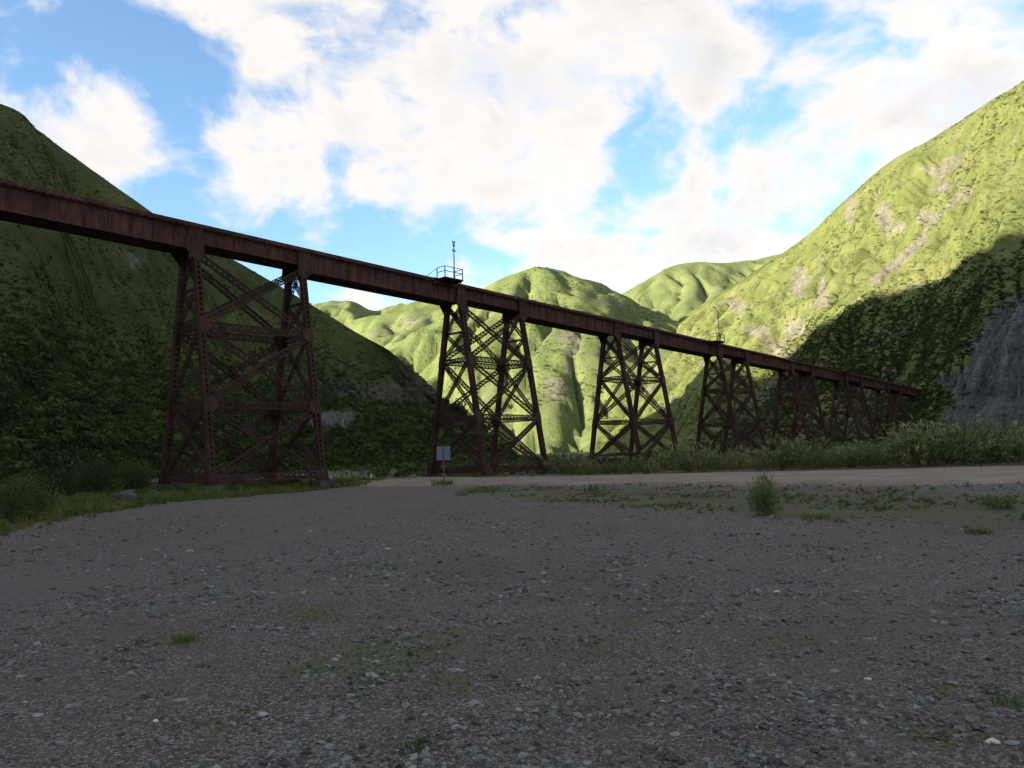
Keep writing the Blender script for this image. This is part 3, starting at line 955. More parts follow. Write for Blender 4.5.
def sample_surface(P, n, weight=None, seed=0):
    """random points on a grid surface, area weighted; returns positions and fractional grid indices"""
    r = np.random.default_rng(seed)
    a = P[1:, :-1] - P[:-1, :-1]; b = P[:-1, 1:] - P[:-1, :-1]
    ar = np.linalg.norm(np.cross(a, b), axis=2)
    if weight is not None:
        ar = ar * weight[:-1, :-1]
    c = np.cumsum(ar.ravel()); c /= c[-1]
    k = np.searchsorted(c, r.random(n))
    i, j = np.unravel_index(k, ar.shape)
    u, v = r.random(n)[:, None], r.random(n)[:, None]
    p = P[i, j] * (1 - u) * (1 - v) + P[i + 1, j] * u * (1 - v) + P[i, j + 1] * (1 - u) * v + P[i + 1, j + 1] * u * v
    return p, i, j

def rnd_rot(n, tilt=0.15):
    return np.c_[rng.normal(size=n) * tilt, rng.normal(size=n) * tilt, rng.uniform(0, 6.283, n)]

def in_view(p, margin=120):
    px = 512 + F_PX * p[..., 0] / np.maximum(p[..., 1], 0.1)
    return (p[..., 1] > 0.5) & (px > -margin) & (px < 1024 + margin)

BUSH = [leaf_blob(70, .10, s) for s in (1, 2, 3)]
BUSH_N = [leaf_blob(700, .030, s, 0.85) for s in (4, 5, 6)]

def hill_scrub():
    # right hill
    pn = fbm(PR[..., 0] / 26, PR[..., 1] / 26 + PR[..., 2] / 30, 4, 61)
    wgt = np.clip(0.35 + 1.2 * pn, 0.06, 1.3) * in_view(PR) * np.clip(1 - RR * 1.1, 0.05, 1) * np.clip(1 - SR * 1.05, 0.06, 1) * (PR[..., 2] > -1) * (1 + 1.6 * (1 - sstep(PR[..., 2], 10, 70)))
    p, i, j = sample_surface(PR, 46000, wgt, 5)
    s = np.exp(rng.normal(size=len(p)) * 0.5) * 0.95
    s = np.clip(s, .4, 4.0)
    p[:, 2] -= 0.12 * s
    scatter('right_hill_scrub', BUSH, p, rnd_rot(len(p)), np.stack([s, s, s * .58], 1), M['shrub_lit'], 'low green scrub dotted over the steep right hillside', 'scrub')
    # lower-slope scrub, its leaves darkened and its extent trimmed to paint in the shade
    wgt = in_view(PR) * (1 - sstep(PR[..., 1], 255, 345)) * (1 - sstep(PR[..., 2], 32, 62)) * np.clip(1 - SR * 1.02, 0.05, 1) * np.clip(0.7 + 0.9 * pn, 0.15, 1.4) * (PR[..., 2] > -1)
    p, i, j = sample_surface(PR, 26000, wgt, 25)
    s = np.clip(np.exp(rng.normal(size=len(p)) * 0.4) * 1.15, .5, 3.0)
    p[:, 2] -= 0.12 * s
    scatter('lower_slope_shade_scrub', BUSH, p, rnd_rot(len(p)), np.stack([s, s, s * .75], 1), M['shrub_dark'], 'thick scrub, coloured dark to deepen the shade, on the slope above the far end of the viaduct', 'scrub')
    # left hill: denser, closer
    pn = fbm(PL[..., 0] / 18, PL[..., 1] / 18 + PL[..., 2] / 20, 4, 71)
    low = 1 - sstep(PL[..., 2], 14, 60)
    dist = np.hypot(PL[..., 0], PL[..., 1])
    wgt = np.clip(0.5 + 1.0 * pn + 0.8 * low, 0.1, 2.0) * in_view(PL, 200) * (60.0 / np.clip(dist, 40, 400)) ** 1.2 * np.clip(1 - SL * 1.5, 0, 1) * np.clip(1 - RL * .8, .1, 1)
    p, i, j = sample_surface(PL, 42000, wgt, 6)
    lo = 1 - sstep(p[:, 2], 5, 40)
    s = np.exp(rng.normal(size=len(p)) * 0.45) * (0.55 + 0.65 * lo)
    d = np.hypot(p[:, 0], p[:, 1])
    s = np.where(d < 75, np.clip(s, .4, 2.2), s)
    p[:, 2] -= 0.12 * s
    sc3 = np.stack([s, s, s * (.7 + .3 * lo)], 1)
    nr = d < 75
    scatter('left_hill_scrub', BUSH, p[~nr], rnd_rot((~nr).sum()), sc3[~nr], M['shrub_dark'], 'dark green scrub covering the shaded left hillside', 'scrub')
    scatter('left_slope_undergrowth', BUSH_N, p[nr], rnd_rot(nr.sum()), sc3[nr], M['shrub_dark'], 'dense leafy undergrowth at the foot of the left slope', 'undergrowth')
    # far hills
    for P, nm, n, sd, lab in ((P1, 'middle_hill_scrub', 11000, 8, 'scrub dotted over the sunlit middle hill behind the viaduct'), (P2, 'left_far_hill_scrub', 5000, 9, 'scrub on the far green hills left of the middle hill'), (P3, 'right_far_hill_scrub', 5000, 10, 'scrub on the far green hill right of the middle hill')):
        pn = fbm(P[..., 0] / 40, P[..., 1] / 40, 4, 80 + sd)
        wgt = np.clip(0.2 + 1.5 * pn, 0.02, 1.4) * in_view(P, 20) * (P[..., 2] > 0)
        p, i, j = sample_surface(P, n, wgt, sd)
        s = np.clip(np.exp(rng.normal(size=n) * 0.4) * 1.7, .7, 4.5)
        p[:, 2] -= 0.1 * s
        scatter(nm, BUSH, p, rnd_rot(n), np.stack([s, s, s * .8], 1), M['shrub_lit'], lab, 'scrub')
hill_scrub()

# ------------------------------------------------------------------ gravel and grass
def gpts(x, y):
    z = ground_z(x, y)
    near = 1 - sstep(np.hypot(x, y), 60, 120)
    z = z + near * (0.05 * fbm(x / 2.3, y / 2.3, 3, 3) + 0.025 * fbm(x / 0.7, y / 0.7, 2, 9))
    bt = bank_t(x, y)
    onb = sstep(bt, 0.0, 0.3) * (1 - sstep(bt, 0.8, 1.0)) * (x > -3)
    return np.stack([x, y, z + onb * 0.12 * fbm(x / 0.9, y / 0.9, 3, 5)], 1)

def view_samples(n, y0, y1, power, margin=0.06, seed=1):
    """ground points inside the picture's fan, denser near the camera"""
    r = np.random.default_rng(seed)
    u = r.random(n)
    y = y0 * (y1 / y0) ** (u ** power)
    x = (r.random(n) * 2 - 1) * (0.70 + margin) * (y + 1.0)
    return x, y

STONE_PX = [(993, 747), (1012, 750), (785, 751), (834, 670), (868, 678), (954, 683), (994, 721), (410, 656), (262, 713), (178, 704), (456, 672), (474, 705), (676, 739), (38, 716), (156, 724), (776, 591), (189, 550), (388, 548), (440, 562), (60, 744), (537, 680), (330, 750)]
PEB = [pebble(s, f) for s, f in ((1, .45), (2, .3), (3, .55), (4, .4), (5, .25), (6, .6))]
x, y = view_samples(150000, 2.3, 50, 0.9)
keep = (turf_mask(x, y) < 0.8) | (rng.random(len(x)) < 0.1)
for q in STONE_PX:
    a_, b_ = ray(*q); Y_ = 1.568 / (-b_ - 0.016)
    keep &= np.hypot(x - a_ * Y_, (y - Y_ + .02) * .6) > 0.10 + .004 * Y_
clus = fbm(x / 1.4, y / 1.4, 4, 15) + 0.25 * fbm(x / .3, y / .3, 2, 17)
keep &= rng.random(len(x)) < np.clip(0.42 + 1.1 * clus, 0.05, 1.0) * (1 - 0.55 * track_mask(x, y))
x, y = x[keep], y[keep]
p = gpts(x, y)
s = 0.0175 * np.exp(rng.normal(size=len(x)) * 0.70) * (0.8 + 0.08 * np.minimum(y, 14))
s = np.clip(s, 0.008, 0.055 + 0.006 * np.minimum(y, 14))
scatter('gravel', PEB, p, rnd_rot(len(x), 0.25), np.stack([s, s, s], 1), M['stone'], 'loose grey gravel strewn over the parking ground', 'gravel')

TUFT = [tuft(26, s) for s in (1, 2, 3)]
# verge on the left, strip on the bank, and scattered sprigs
r2 = np.random.default_rng(12)
def grass_band(n, xr, yr, fn, seed):
    r = np.random.default_rng(seed)
    x = r.uniform(*xr, n); y = r.uniform(*yr, n)
    k = r.random(n) < fn(x, y)
    return x[k], y[k]
x1, y1 = grass_band(60000, (-46, -6), (6, 75), lambda x, y: sstep(left_edge(y) - x, -0.2, 1.6) * (1 - 0.75 * sstep(left_edge(y) - x, 6, 16)) * (x > -0.78 * y - 3) * np.clip(0.55 + fbm(x / 3, y / 3, 3, 33), .1, 1), 3)
p = gpts(x1, y1)
h = np.clip(np.exp(r2.normal(size=len(x1)) * 0.35) * 0.26, .07, .8) * (0.8 + 0.7 * sstep(left_edge(y1) - x1, 1, 5))
scatter('verge_grass', TUFT, p, rnd_rot(len(x1), .1), np.stack([h, h, h], 1), M['grass'], 'green grass growing along the left edge of the gravel', 'grass')
x1, y1 = grass_band(150000, (-6, 34), (12, 62), lambda x, y: np.where(turf_mask(x, y) > 0.05, 0.75 * turf_mask(x, y) * np.clip(0.28 + 1.3 * fbm(x / 1.6, y / 1.6, 4, 35), 0, 1), 0) * (np.abs(x) < 0.8 * y + 2) * (bank_t(x, y) < 1.0), 4)
p = gpts(x1, y1)
h = np.clip(np.exp(r2.normal(size=len(x1)) * 0.45) * 0.062, .02, .25)
scatter('bank_grass', TUFT, p, rnd_rot(len(x1), .15), np.stack([h * 1.4, h * 1.4, h], 1), M['grass'], 'short patchy grass on the low bank below the road', 'grass')
xs_, ys_ = [], []
for cx, cy, rx, ry in PATCH:
    n = int(110 * max(rx, .2) / .2)
    xs_.append(cx + r2.normal(size=n) * rx * 1.1); ys_.append(cy + r2.normal(size=n) * ry * 1.7)
x1, y1 = np.concatenate(xs_), np.concatenate(ys_)
p = gpts(x1, y1)
h = np.clip(np.exp(r2.normal(size=len(x1)) * 0.4) * 0.012, .005, .035)
scatter('lot_weeds', TUFT, p, rnd_rot(len(x1), .3), np.stack([h * 1.6, h * 1.6, h], 1), M['grass'], 'thin low weeds in patches among the gravel', 'weeds')
# valley floor beyond the road
x1, y1 = grass_band(16000, (-40, 110), (40, 175), lambda x, y: (turf_mask(x, y) > 0.9) * np.clip(.4 + fbm(x / 6, y / 6, 3, 44), 0, 1) * (np.abs(x) < .8 * y) * 1.0, 5)
o_ = np.argsort(road_f[:, 0])
p = gpts(x1, y1)
h = np.clip(np.exp(r2.normal(size=len(x1)) * 0.4) * 0.5, .2, 1.4)
scatter('valley_floor_grass', TUFT, p, rnd_rot(len(x1), .1), np.stack([h, h, h], 1), M['grass'], 'rough grass on the valley floor under the viaduct', 'grass')

# low scrub on the valley floor
def road_gap(x, y):
    d = np.full(len(x), 99.0)
    for k in range(0, 160, 2):
        c = (road_n[k, :2] + road_f[k, :2]) / 2
        d = np.minimum(d, np.hypot(x - c[0], y - c[1]) - np.hypot(*(road_n[k, :2] - road_f[k, :2])) / 2)
    return d
x1, y1 = grass_band(9000, (-50, 120), (60, 230), lambda x, y: (turf_mask(x, y) > 0.9) * np.clip(.35 + 1.2 * fbm(x / 9, y / 9, 3, 48), 0, 1) * (np.abs(x) < .8 * y), 15)
k = road_gap(x1, y1) > 1.8
x1, y1 = x1[k], y1[k]
p = gpts(x1, y1)
h = np.clip(np.exp(r2.normal(size=len(x1)) * 0.45) * 0.9, .3, 2.0)
scatter('valley_floor_scrub', BUSH, p, rnd_rot(len(x1), .1), np.stack([h * 1.3, h * 1.3, h], 1), M['shrub_dark'], 'low dark scrub on the valley floor beyond the road', 'scrub')

# ------------------------------------------------------------------ the viaduct
TH, X0, Y0 = 0.7551, -24.829, 56.526
TOPZ, GRADE = 17.8963 + CAM_Z, -0.02535
TW, SPAN = 9.14, 18.5815
dx, dy = math.sin(TH), math.cos(TH)
BASE0 = gz(X0, Y0)
VI = empty('railway_viaduct', (X0, Y0, BASE0), math.atan2(dy, dx))
tag(VI, 'long rust red steel railway viaduct on braced towers crossing the valley', 'viaduct')
top = lambda s: TOPZ - BASE0 + GRADE * s          # local height of the deck edge
HALF = 1.0

def local_ground(s, n):
    """local z of the ground under local point (s along, n towards the far side)"""
    wx = X0 + dx * s - dy * n; wy = Y0 + dy * s + dx * n
    return gz(wx, wy) - BASE0

class MB:
    def __init__(self):
        self.v, self.f = [], []

    def prism(self, p0, p1, w, h, up):
        p0, p1 = Vector(p0), Vector(p1)
        d = (p1 - p0).normalized()
        up = Vector(up)
        u = up - d * up.dot(d); u.normalize()
        s = d.cross(u)
        o = len(self.v)
        for p in (p0, p1):
            for a, b in ((-1, -1), (1, -1), (1, 1), (-1, 1)):
                self.v.append(p + s * (a * w / 2) + u * (b * h / 2))
        self.f += [[o + i for i in q] for q in ((3, 2, 1, 0), (4, 5, 6, 7), (0, 1, 5, 4), (1, 2, 6, 5), (2, 3, 7, 6), (3, 0, 4, 7))]

    def box(self, a, b):
        x0, y0, z0 = a; x1, y1, z1 = b
        o = len(self.v)
        self.v += [Vector(q) for q in ((x0, y0, z0), (x1, y0, z0), (x1, y1, z0), (x0, y1, z0), (x0, y0, z1), (x1, y0, z1), (x1, y1, z1), (x0, y1, z1))]
        self.f += [[o + i for i in q] for q in ((3, 2, 1, 0), (4, 5, 6, 7), (0, 1, 5, 4), (1, 2, 6, 5), (2, 3, 7, 6), (3, 0, 4, 7))]

    def plate(self, pts, t):
        """extruded polygon: pts in order, t = thickness vector"""
        t = Vector(t); n = len(pts); o = len(self.v)
        self.v += [Vector(p) - t / 2 for p in pts] + [Vector(p) + t / 2 for p in pts]
        self.f.append([o + i for i in range(n)][::-1]); self.f.append([o + n + i for i in range(n)])
        for i in range(n):
            j = (i + 1) % n
            self.f.append([o + i, o + j, o + n + j, o + n + i])

    def tube(self, p0, p1, r0, r1=None, k=8):
        p0, p1 = Vector(p0), Vector(p1); r1 = r0 if r1 is None else r1
        d = (p1 - p0).normalized()
        a = d.orthogonal().normalized(); b = d.cross(a)
        o = len(self.v)
        for p, r in ((p0, r0), (p1, r1)):
            for i in range(k):
                t = 2 * math.pi * i / k
                self.v.append(p + a * (r * math.cos(t)) + b * (r * math.sin(t)))
        for i in range(k):
            j = (i + 1) % k
            self.f.append([o + i, o + j, o + k + j, o + k + i])
        self.f.append([o + i for i in range(k)][::-1]); self.f.append([o + k + i for i in range(k)])

    def mesh(self, name):
        me = bpy.data.meshes.new(name)
        me.from_pydata([tuple(v) for v in self.v], [], self.f)
        bm = bmesh.new(); bm.from_mesh(me)
        bmesh.ops.recalc_face_normals(bm, faces=bm.faces)
        bm.to_mesh(me); bm.free()
        return me

    def build(self, name, mat, parent=None):
        return link(name, self.mesh(name), mat, parent)

def laced(p0, p1, w, h, wide, pitch=0.45, bar=0.06, chord=0.07, both=True, double=False):
    """built-up member: four corner angles joined by zigzag lacing on its two broad faces; `wide` = direction of its width"""
    m = MB()
    p0, p1 = Vector(p0), Vector(p1)
    d = (p1 - p0); L = d.length; d.normalize()
    u = Vector(wide) - d * Vector(wide).dot(d); u.normalize()
    s = d.cross(u)
    for a in (-1, 1):
        for b in (-1, 1):
            o = u * (a * (w - chord) / 2) + s * (b * (h - chord * .4) / 2)
            m.prism(p0 + o, p1 + o, chord * .4 if False else chord, chord * .5, s)
    n = max(4, int(L / pitch))
    for b in ((-1, 1) if both else (1,)):
        o = s * (b * (h / 2 - 0.012))
        for k in range(n):
            a0 = -1 if k % 2 else 1
            q0 = p0 + d * (L * k / n) + u * (a0 * (w / 2 - chord / 2)) + o
            q1 = p0 + d * (L * (k + 1) / n) - u * (a0 * (w / 2 - chord / 2)) + o
            m.prism(q0, q1, bar, 0.018, s)
            if double:
                e_ = s * (b * 0.02); f_ = u * (a0 * (w - chord))
                m.prism(q0 - f_ + e_, q1 + f_ + e_, bar, 0.016, s)
    return m

# --- deck girders
def girder(s0, s1, depth, name):
    """pair of plate girders from s0 to s1 below the deck"""
    root_m = MB()
    t0, t1 = top(s0) - 0.30, top(s1) - 0.30
    for sd in (-1, 1):
        yw = sd * HALF
        root_m.plate([(s0, yw, t0), (s1, yw, t1), (s1, yw, t1 - depth), (s0, yw, t0 - depth)], (0, 0.025, 0))
        for dz in (-0.025, -depth + 0.025):
            root_m.prism((s0, yw, t0 + dz), (s1, yw, t1 + dz), 0.42, 0.05, (0, 0, 1))
        for dz in (-0.12, -depth + 0.12):
            root_m.prism((s0, yw, t0 + dz), (s1, yw, t1 + dz), 0.09, 0.14, (0, 0, 1))
    g = root_m.build(name, M['steel'], VI)
    m = MB()
    n = max(3, round((s1 - s0) / 1.55))
    for k in range(n + 1):
        s = s0 + 0.06 + (s1 - s0 - 0.12) * k / n
        t = top(s) - 0.30
        for sd in (-1, 1):
            for side in (-1, 1):
                yy = sd * HALF + side * 0.065
                m.box((s - 0.022, yy - 0.03, t - depth + 0.055), (s + 0.022, yy + 0.03, t - 0.055))
    q = m.build('web_stiffeners', M['steel'], g); tag(q, kind='stuff')
    m = MB()
    n = max(2, round((s1 - s0) / 3.0))
    for k in range(n + 1):
        s = s0 + 0.3 + (s1 - s0 - 0.6) * k / n
        t = top(s) - 0.30
        for a, b in ((-.15, -depth + .2), (-depth + .2, -.15)):
            m.prism((s, -HALF + .06, t + a), (s, HALF - .06, t + b), 0.09, 0.09, (1, 0, 0))
        m.prism((s + .12, -HALF + .06, t - depth + .1), (s + .12, HALF - .06, t - depth + .1), 0.1, 0.1, (0, 0, 1))
        if k < n:
            s2 = s0 + 0.3 + (s1 - s0 - 0.6) * (k + 1) / n
            m.prism((s, -HALF + .06, t - depth + .08), (s2, HALF - .06, top(s2) - .30 - depth + .08), 0.1, 0.06, (0, 0, 1))
    q = m.build('cross_frames', M['steel'], g); tag(q, kind='stuff')
    return g

DEEP, SHAL = 1.72, 1.22
tower_s = [k * (TW + SPAN) for k in range(7)]
edges = []
s_end = 7 * (TW + SPAN)
for k, s in enumerate(tower_s):
    girder(s - SPAN + 0.05, s - 0.05, DEEP, 'girder_span')
    girder(s + 0.05, s + TW - 0.05, SHAL, 'girder_span')
girder(tower_s[-1] + TW + 0.05, s_end, DEEP, 'girder_span')
girder(-SPAN * 2 - TW, -SPAN - TW - .05, DEEP, 'girder_span')
girder(-SPAN - TW + .05, -SPAN - .05, SHAL, 'girder_span')
S_A, S_B = -SPAN * 2 - TW, s_end
# deck edge timbers / guard plates, in lengths
L_ = 9.0
s = S_A
while s < S_B - 0.1:
    e = min(s + L_, S_B)
    for sd in (-1, 1):
        m = MB()
        m.prism((s + .015, sd * 1.36, top(s) - 0.14), (e - .015, sd * 1.36, top(e) - 0.14), 0.12, 0.28, (0, 0, 1))
        m.build('deck_edge_beam', M['steel'], VI)
    s = e
m = MB()
k = 0
s = S_A + .2
while s < S_B:
    z = top(s)
    m.box((s - .11, -1.29, z - 0.29), (s + .11, 1.29, z - 0.08))
    s += 0.55
tag(m.build('sleepers', M['timber'], VI), kind='stuff')
for sd in (-1, 1):
    m = MB()
    y = sd * 0.535
    m.prism((S_A, y, top(S_A) - .065), (S_B, y, top(S_B) - .065), 0.12, 0.03, (0, 0, 1))
    m.prism((S_A, y, top(S_A) - .01), (S_B, y, top(S_B) - .01), 0.02, 0.10, (0, 0, 1))
    m.prism((S_A, y, top(S_A) + .055), (S_B, y, top(S_B) + .055), 0.065, 0.035, (0, 0, 1))
    m.build('rail', M['rail'], VI)

# --- towers
BASE_REL = [-2.24, -2.68, -2.52, -2.45, -2.2, -0.3, 0.2]
PANELS = [3, 3, 3, 3, 3, 2, 2]
BATTER = 0.177
def build_tower(idx):
    s0 = tower_s[idx]; s1 = s0 + TW
    zb = BASE_REL[idx] + CAM_Z - BASE0
    ztop = min(top(s0), top(s1)) - 0.30 - SHAL - 0.06
    H = ztop - zb
    yat = lambda z: HALF + (ztop - z) * BATTER
    npan = PANELS[idx]
    levels = [ztop - H * k / npan for k in range(npan + 1)]
    tw = empty('tower', (s0, 0, zb)); tw.parent = VI
    tw.location = (0, 0, 0)
    for s in (s0, s1):                     # transverse cap girders with knee plates
        t = top(s) - 0.30
        m = MB()
        m.plate([(s, -HALF - .32, ztop - .02), (s, HALF + .32, ztop - .02), (s, HALF + .32, ztop + .055), (s, -HALF - .32, ztop + .055)], (0.32, 0, 0))
        pts = [(s, -HALF + .03, t - .3), (s, HALF - .03, t - .3), (s, HALF - .03, ztop - 1.05), (s, HALF - .38, ztop - .5), (s, HALF - .62, ztop - .12), (s, -HALF + .62, ztop - .12), (s, -HALF + .38, ztop - .5), (s, -HALF + .03, ztop - 1.05)]
        m.plate(pts, (0.05, 0, 0))
        m.build('cap_girder', M['steel_d'], tw)
    near = idx < 4
    # legs
    for s, so in ((s0, -1), (s1, 1)):
        for sd in (-1, 1):
            a = Vector((s, sd * yat(ztop), ztop)); b = Vector((s, sd * yat(zb + .35), zb + .35))
            m = MB()
            d = (b - a); L = d.length; d.normalize()
            w, h = 0.50, 0.46
            out = Vector((0, 1, 0)); out = (out - d * out.dot(d)).normalized()
            lx = Vector((1, 0, 0))
            for e in (-1, 1):
                o = lx * (e * (w / 2 - .02))
                m.prism(a + o, b + o, 0.04, h, out)
                for q in (-1, 1):
                    o2 = lx * (e * (w / 2 - .075)) + out * (q * (h / 2 - .012))
                    m.prism(a + o2, b + o2, 0.11, 0.024, out)
            n = int(L / 0.42)
            for q in (-1, 1):
                for k in range(n):
                    z0 = a + d * (L * k / n) + out * (q * (h / 2 + .004)); z1 = a + d * (L * (k + 1) / n) + out * (q * (h / 2 + .004))
                    e = 1 if k % 2 else -1
                    m.prism(z0 + lx * (e * .17), z1 - lx * (e * .17), 0.075, 0.016, out)
                    if near:
                        m.prism(z0 - lx * (e * .17) + out * (q * .012), z1 + lx * (e * .17) + out * (q * .012), 0.075, 0.014, out)
            leg = m.build('leg', M['steel_d'], tw)
            # head gusset under the girder
            m = MB()
            t = top(s) - 0.30
            yo = sd * (HALF + 0.245)
            sg = -so
            pts = [(s + so * .95, yo, t - DEEP + .02), (s + so * .62, yo, t - .06), (s - so * .45, yo, t - .06), (s - so * .55, yo, ztop - .75), (s - so * .28, yo + sd * .16, ztop - 1.0), (s + so * .26, yo + sd * .16, ztop - 1.0)]
            pts = [(p[0], sd * (HALF + 0.25 + max(0, ztop - p[2]) * BATTER), p[2]) for p in pts]
            m.plate(pts, (0, 0.03, 0))
            m.prism((s, yo + sd * .03, t - .1), (s, yo + sd * .03, ztop - .1), 0.16, 0.05, (0, 1, 0))
            m.build('head_gusset', M['steel_d'], tw)
            # base shoe and footing
            m = MB()
            yb = sd * yat(zb + .3)
            m.box((s - .42, yb - .42, zb + .18), (s + .42, yb + .42, zb + .26))
            for e in (-1, 1):
                m.plate([(s - .40, yb + e * .27, zb + .26), (s + .40, yb + e * .27, zb + .26), (s + .29, yb + e * .27 - sd * .06, zb + 1.25), (s - .29, yb + e * .27 - sd * .06, zb + 1.25)], (0, .03, 0))
                m.plate([(s + e * .28, yb - .4, zb + .26), (s + e * .28, yb + .4, zb + .26), (s + e * .28, yb + .24 - sd * .1, zb + 1.1), (s + e * .28, yb - .24 - sd * .1, zb + 1.1)], (.03, 0, 0))
            m.build('base_shoe', M['steel_d'], tw)
            m = MB()
            o = len(m.v)
            r_ = random.Random(idx * 10 + sd + (5 if so > 0 else 0))
            for zz, rr in ((-1.6, .95), (-.25, .86), (.14, .80), (.18, .76)):
                for cx, cy in ((-1, -1), (1, -1), (1, 1), (-1, 1)):
                    m.v.append(Vector((s + cx * rr + r_.uniform(-.04, .04), yb + cy * rr + r_.uniform(-.04, .04), zb + zz - .005)))
            for k in range(3):
                for i in range(4):
                    j = (i + 1) % 4
                    m.f.append([k * 4 + i, k * 4 + j, k * 4 + 4 + j, k * 4 + 4 + i])
            m.f.append([12, 13, 14, 15]); m.f.append([3, 2, 1, 0])
            m.build('footing', M['concrete'], tw)
    # horizontal struts
    zl = levels[1:-1] + [zb + .62]
    for z in zl:
        for sd in (-1, 1):
            y = sd * yat(z)
            laced((s0 + .26, y, z), (s1 - .26, y, z), 0.58, 0.32, (0, 0, 1), .50, .065, .09, True, near).build('longitudinal_strut', M['steel_d'], tw)
        for s in (s0, s1):
            laced((s, -yat(z) + .24, z - .06), (s, yat(z) - .24, z - .06), 0.50, 0.28, (0, 0, 1), .46, .065, .085, True, near).build('transverse_strut', M['steel_d'], tw)
    # diagonals
    zz = levels[:-1] + [zb + .55]
    for k in range(npan):
        za, zc = zz[k] - (.55 if k == 0 else .25), zz[k + 1] + .25
        for sd in (-1, 1):
            for q, (sa, sb) in enumerate(((s0 + .22, s1 - .22), (s1 - .22, s0 + .22))):
                off = sd * (0.10 if q else -0.10)
                laced((sa, sd * yat(za) + off, za), (sb, sd * yat(zc) + off, zc), 0.52, 0.22, (0, 0, 1), .48, .06, .085, True, near).build('diagonal_brace', M['steel_d'], tw)
        subs = [(za, zc)]
        if k == 0:
            zm = (za + zc) / 2
            subs = [(za, zm + .14), (zm - .14, zc)]
            for s in (s0, s1):
                laced((s, -yat(zm) + .22, zm), (s, yat(zm) - .22, zm), 0.22, 0.2, (0, 0, 1), .36).build('transverse_strut', M['steel_d'], tw)
        for a_, c_ in subs:
            for s in (s0, s1):
                for q in (-1, 1):
                    o = 0.08 * q
                    laced((s + o, q * (yat(a_) - .2), a_), (s + o, -q * (yat(c_) - .2), c_), 0.40, 0.18, (0, 0, 1), .40, .055, .075, True, near).build('transverse_brace', M['steel_d'], tw)
    # node gussets on the outer faces
    for z in levels[1:-1] + [zb + .62]:
        for s, so in ((s0, -1), (s1, 1)):
            for sd in (-1, 1):
                m = MB()
                hgt = .58 if z != zb + .62 else .45
                pts = [(s + so * .27, z - hgt), (s + so * .27, z + hgt), (s - so * .35, z + hgt), (s - so * .70, z + .22), (s - so * .70, z - .22), (s - so * .35, z - hgt)]
                pts = [(a_, sd * (yat(b_) + .265), b_) for a_, b_ in pts]
                m.plate(pts, (0, .024, 0))
                m.build('gusset_plate', M['steel_d'], tw)
    return tw
for i in range(7):
    build_tower(i)

# --- refuge platforms with a mast
def refuge(idx, rails, mast, s_off=-3.7, ln=2.5):
    s = tower_s[idx] + s_off
    zt = top(s)
    m = MB()
    m.box((s, -2.75, zt - .16), (s + ln, -1.43, zt - .06))
    for a in (0.15, ln - .15, ln / 2):
        m.prism((s + a, -1.2, zt - .30), (s + a, -2.7, zt - .22), 0.1, 0.12, (0, 0, 1))
        m.prism((s + a, -1.42, zt - 1.2), (s + a, -2.55, zt - .28), 0.07, 0.07, (1, 0, 0))
    m.box((s - .3, -1.42, zt - .55), (s + ln + .3, -1.25, zt + .06))
    pf = m.build('refuge_platform', M['steel_d'], VI)
    if rails:
        posts = [(s + .06, -1.5), (s + .06, -2.69), (s + ln / 2, -2.69), (s + ln - .06, -2.69), (s + ln - .06, -1.5)]
        for a, b in posts:
            m = MB(); m.prism((a, b, zt - .08), (a, b, zt + 1.04), .075, .075, (1, 0, 0))
            m.build('railing_post', M['grey_iron'], pf)
        for hz in (0.55, 1.02):
            m = MB()
            for (a, b), (c, d) in zip(posts[:-1], posts[1:]):
                m.prism((a, b, zt + hz), (c, d, zt + hz), .055, .055, (0, 0, 1))
            m.build('handrail', M['grey_iron'], pf)
        m = MB(); m.prism((s - 1.3, -1.5, zt + .02), (s + .06, -1.5, zt + .98), .045, .045, (0, 1, 0))
        m.build('railing_stay', M['grey_iron'], pf)
    if mast:
        sm, ym = s + ln * .70, -2.2
        m = MB(); m.tube((sm, ym, zt - .1), (sm, ym, zt + mast), .065, .045)
        ms = m.build('telegraph_mast', M['grey_iron'], VI)
        for dz, wd in ((-.10, .20), (-.45, .15), (-1.0, .22)):
            m = MB(); m.prism((sm - wd, ym, zt + mast + dz), (sm + wd, ym, zt + mast + dz), .07, .07, (0, 0, 1))
            for e in (-1, 1):
                m.tube((sm + e * (wd - .06), ym, zt + mast + dz), (sm + e * (wd - .06), ym, zt + mast + dz + .2), .055, .04, 6)
            m.build('crossarm', M['grey_iron'], ms)
refuge(1, True, 3.9)
refuge(3, True, 4.6)
refuge(5, False, 0)

# far abutment where the girders meet the hillside
m = MB()
za = top(s_end) - .3 - DEEP - .05
m.box((s_end - .9, -2.3, za - 9), (s_end + 2.0, 2.3, za))
m.box((s_end + .25, -2.3, za + .01), (s_end + 2.0, 2.3, za + DEEP - .1))
m.build('abutment', M['concrete'], VI)

# ------------------------------------------------------------------ roadside signs and posts
def ground_at(px, py, guess=(2, 160)):
    """where a pixel's ray meets the smooth ground"""
    a, b = ray(px, py)
    ys = np.linspace(guess[0], guess[1], 6000)
    g = ground_z(a * ys, ys); k = np.argmax(CAM_Z + b * ys < g)
    return a * ys[k], ys[k], g[k]

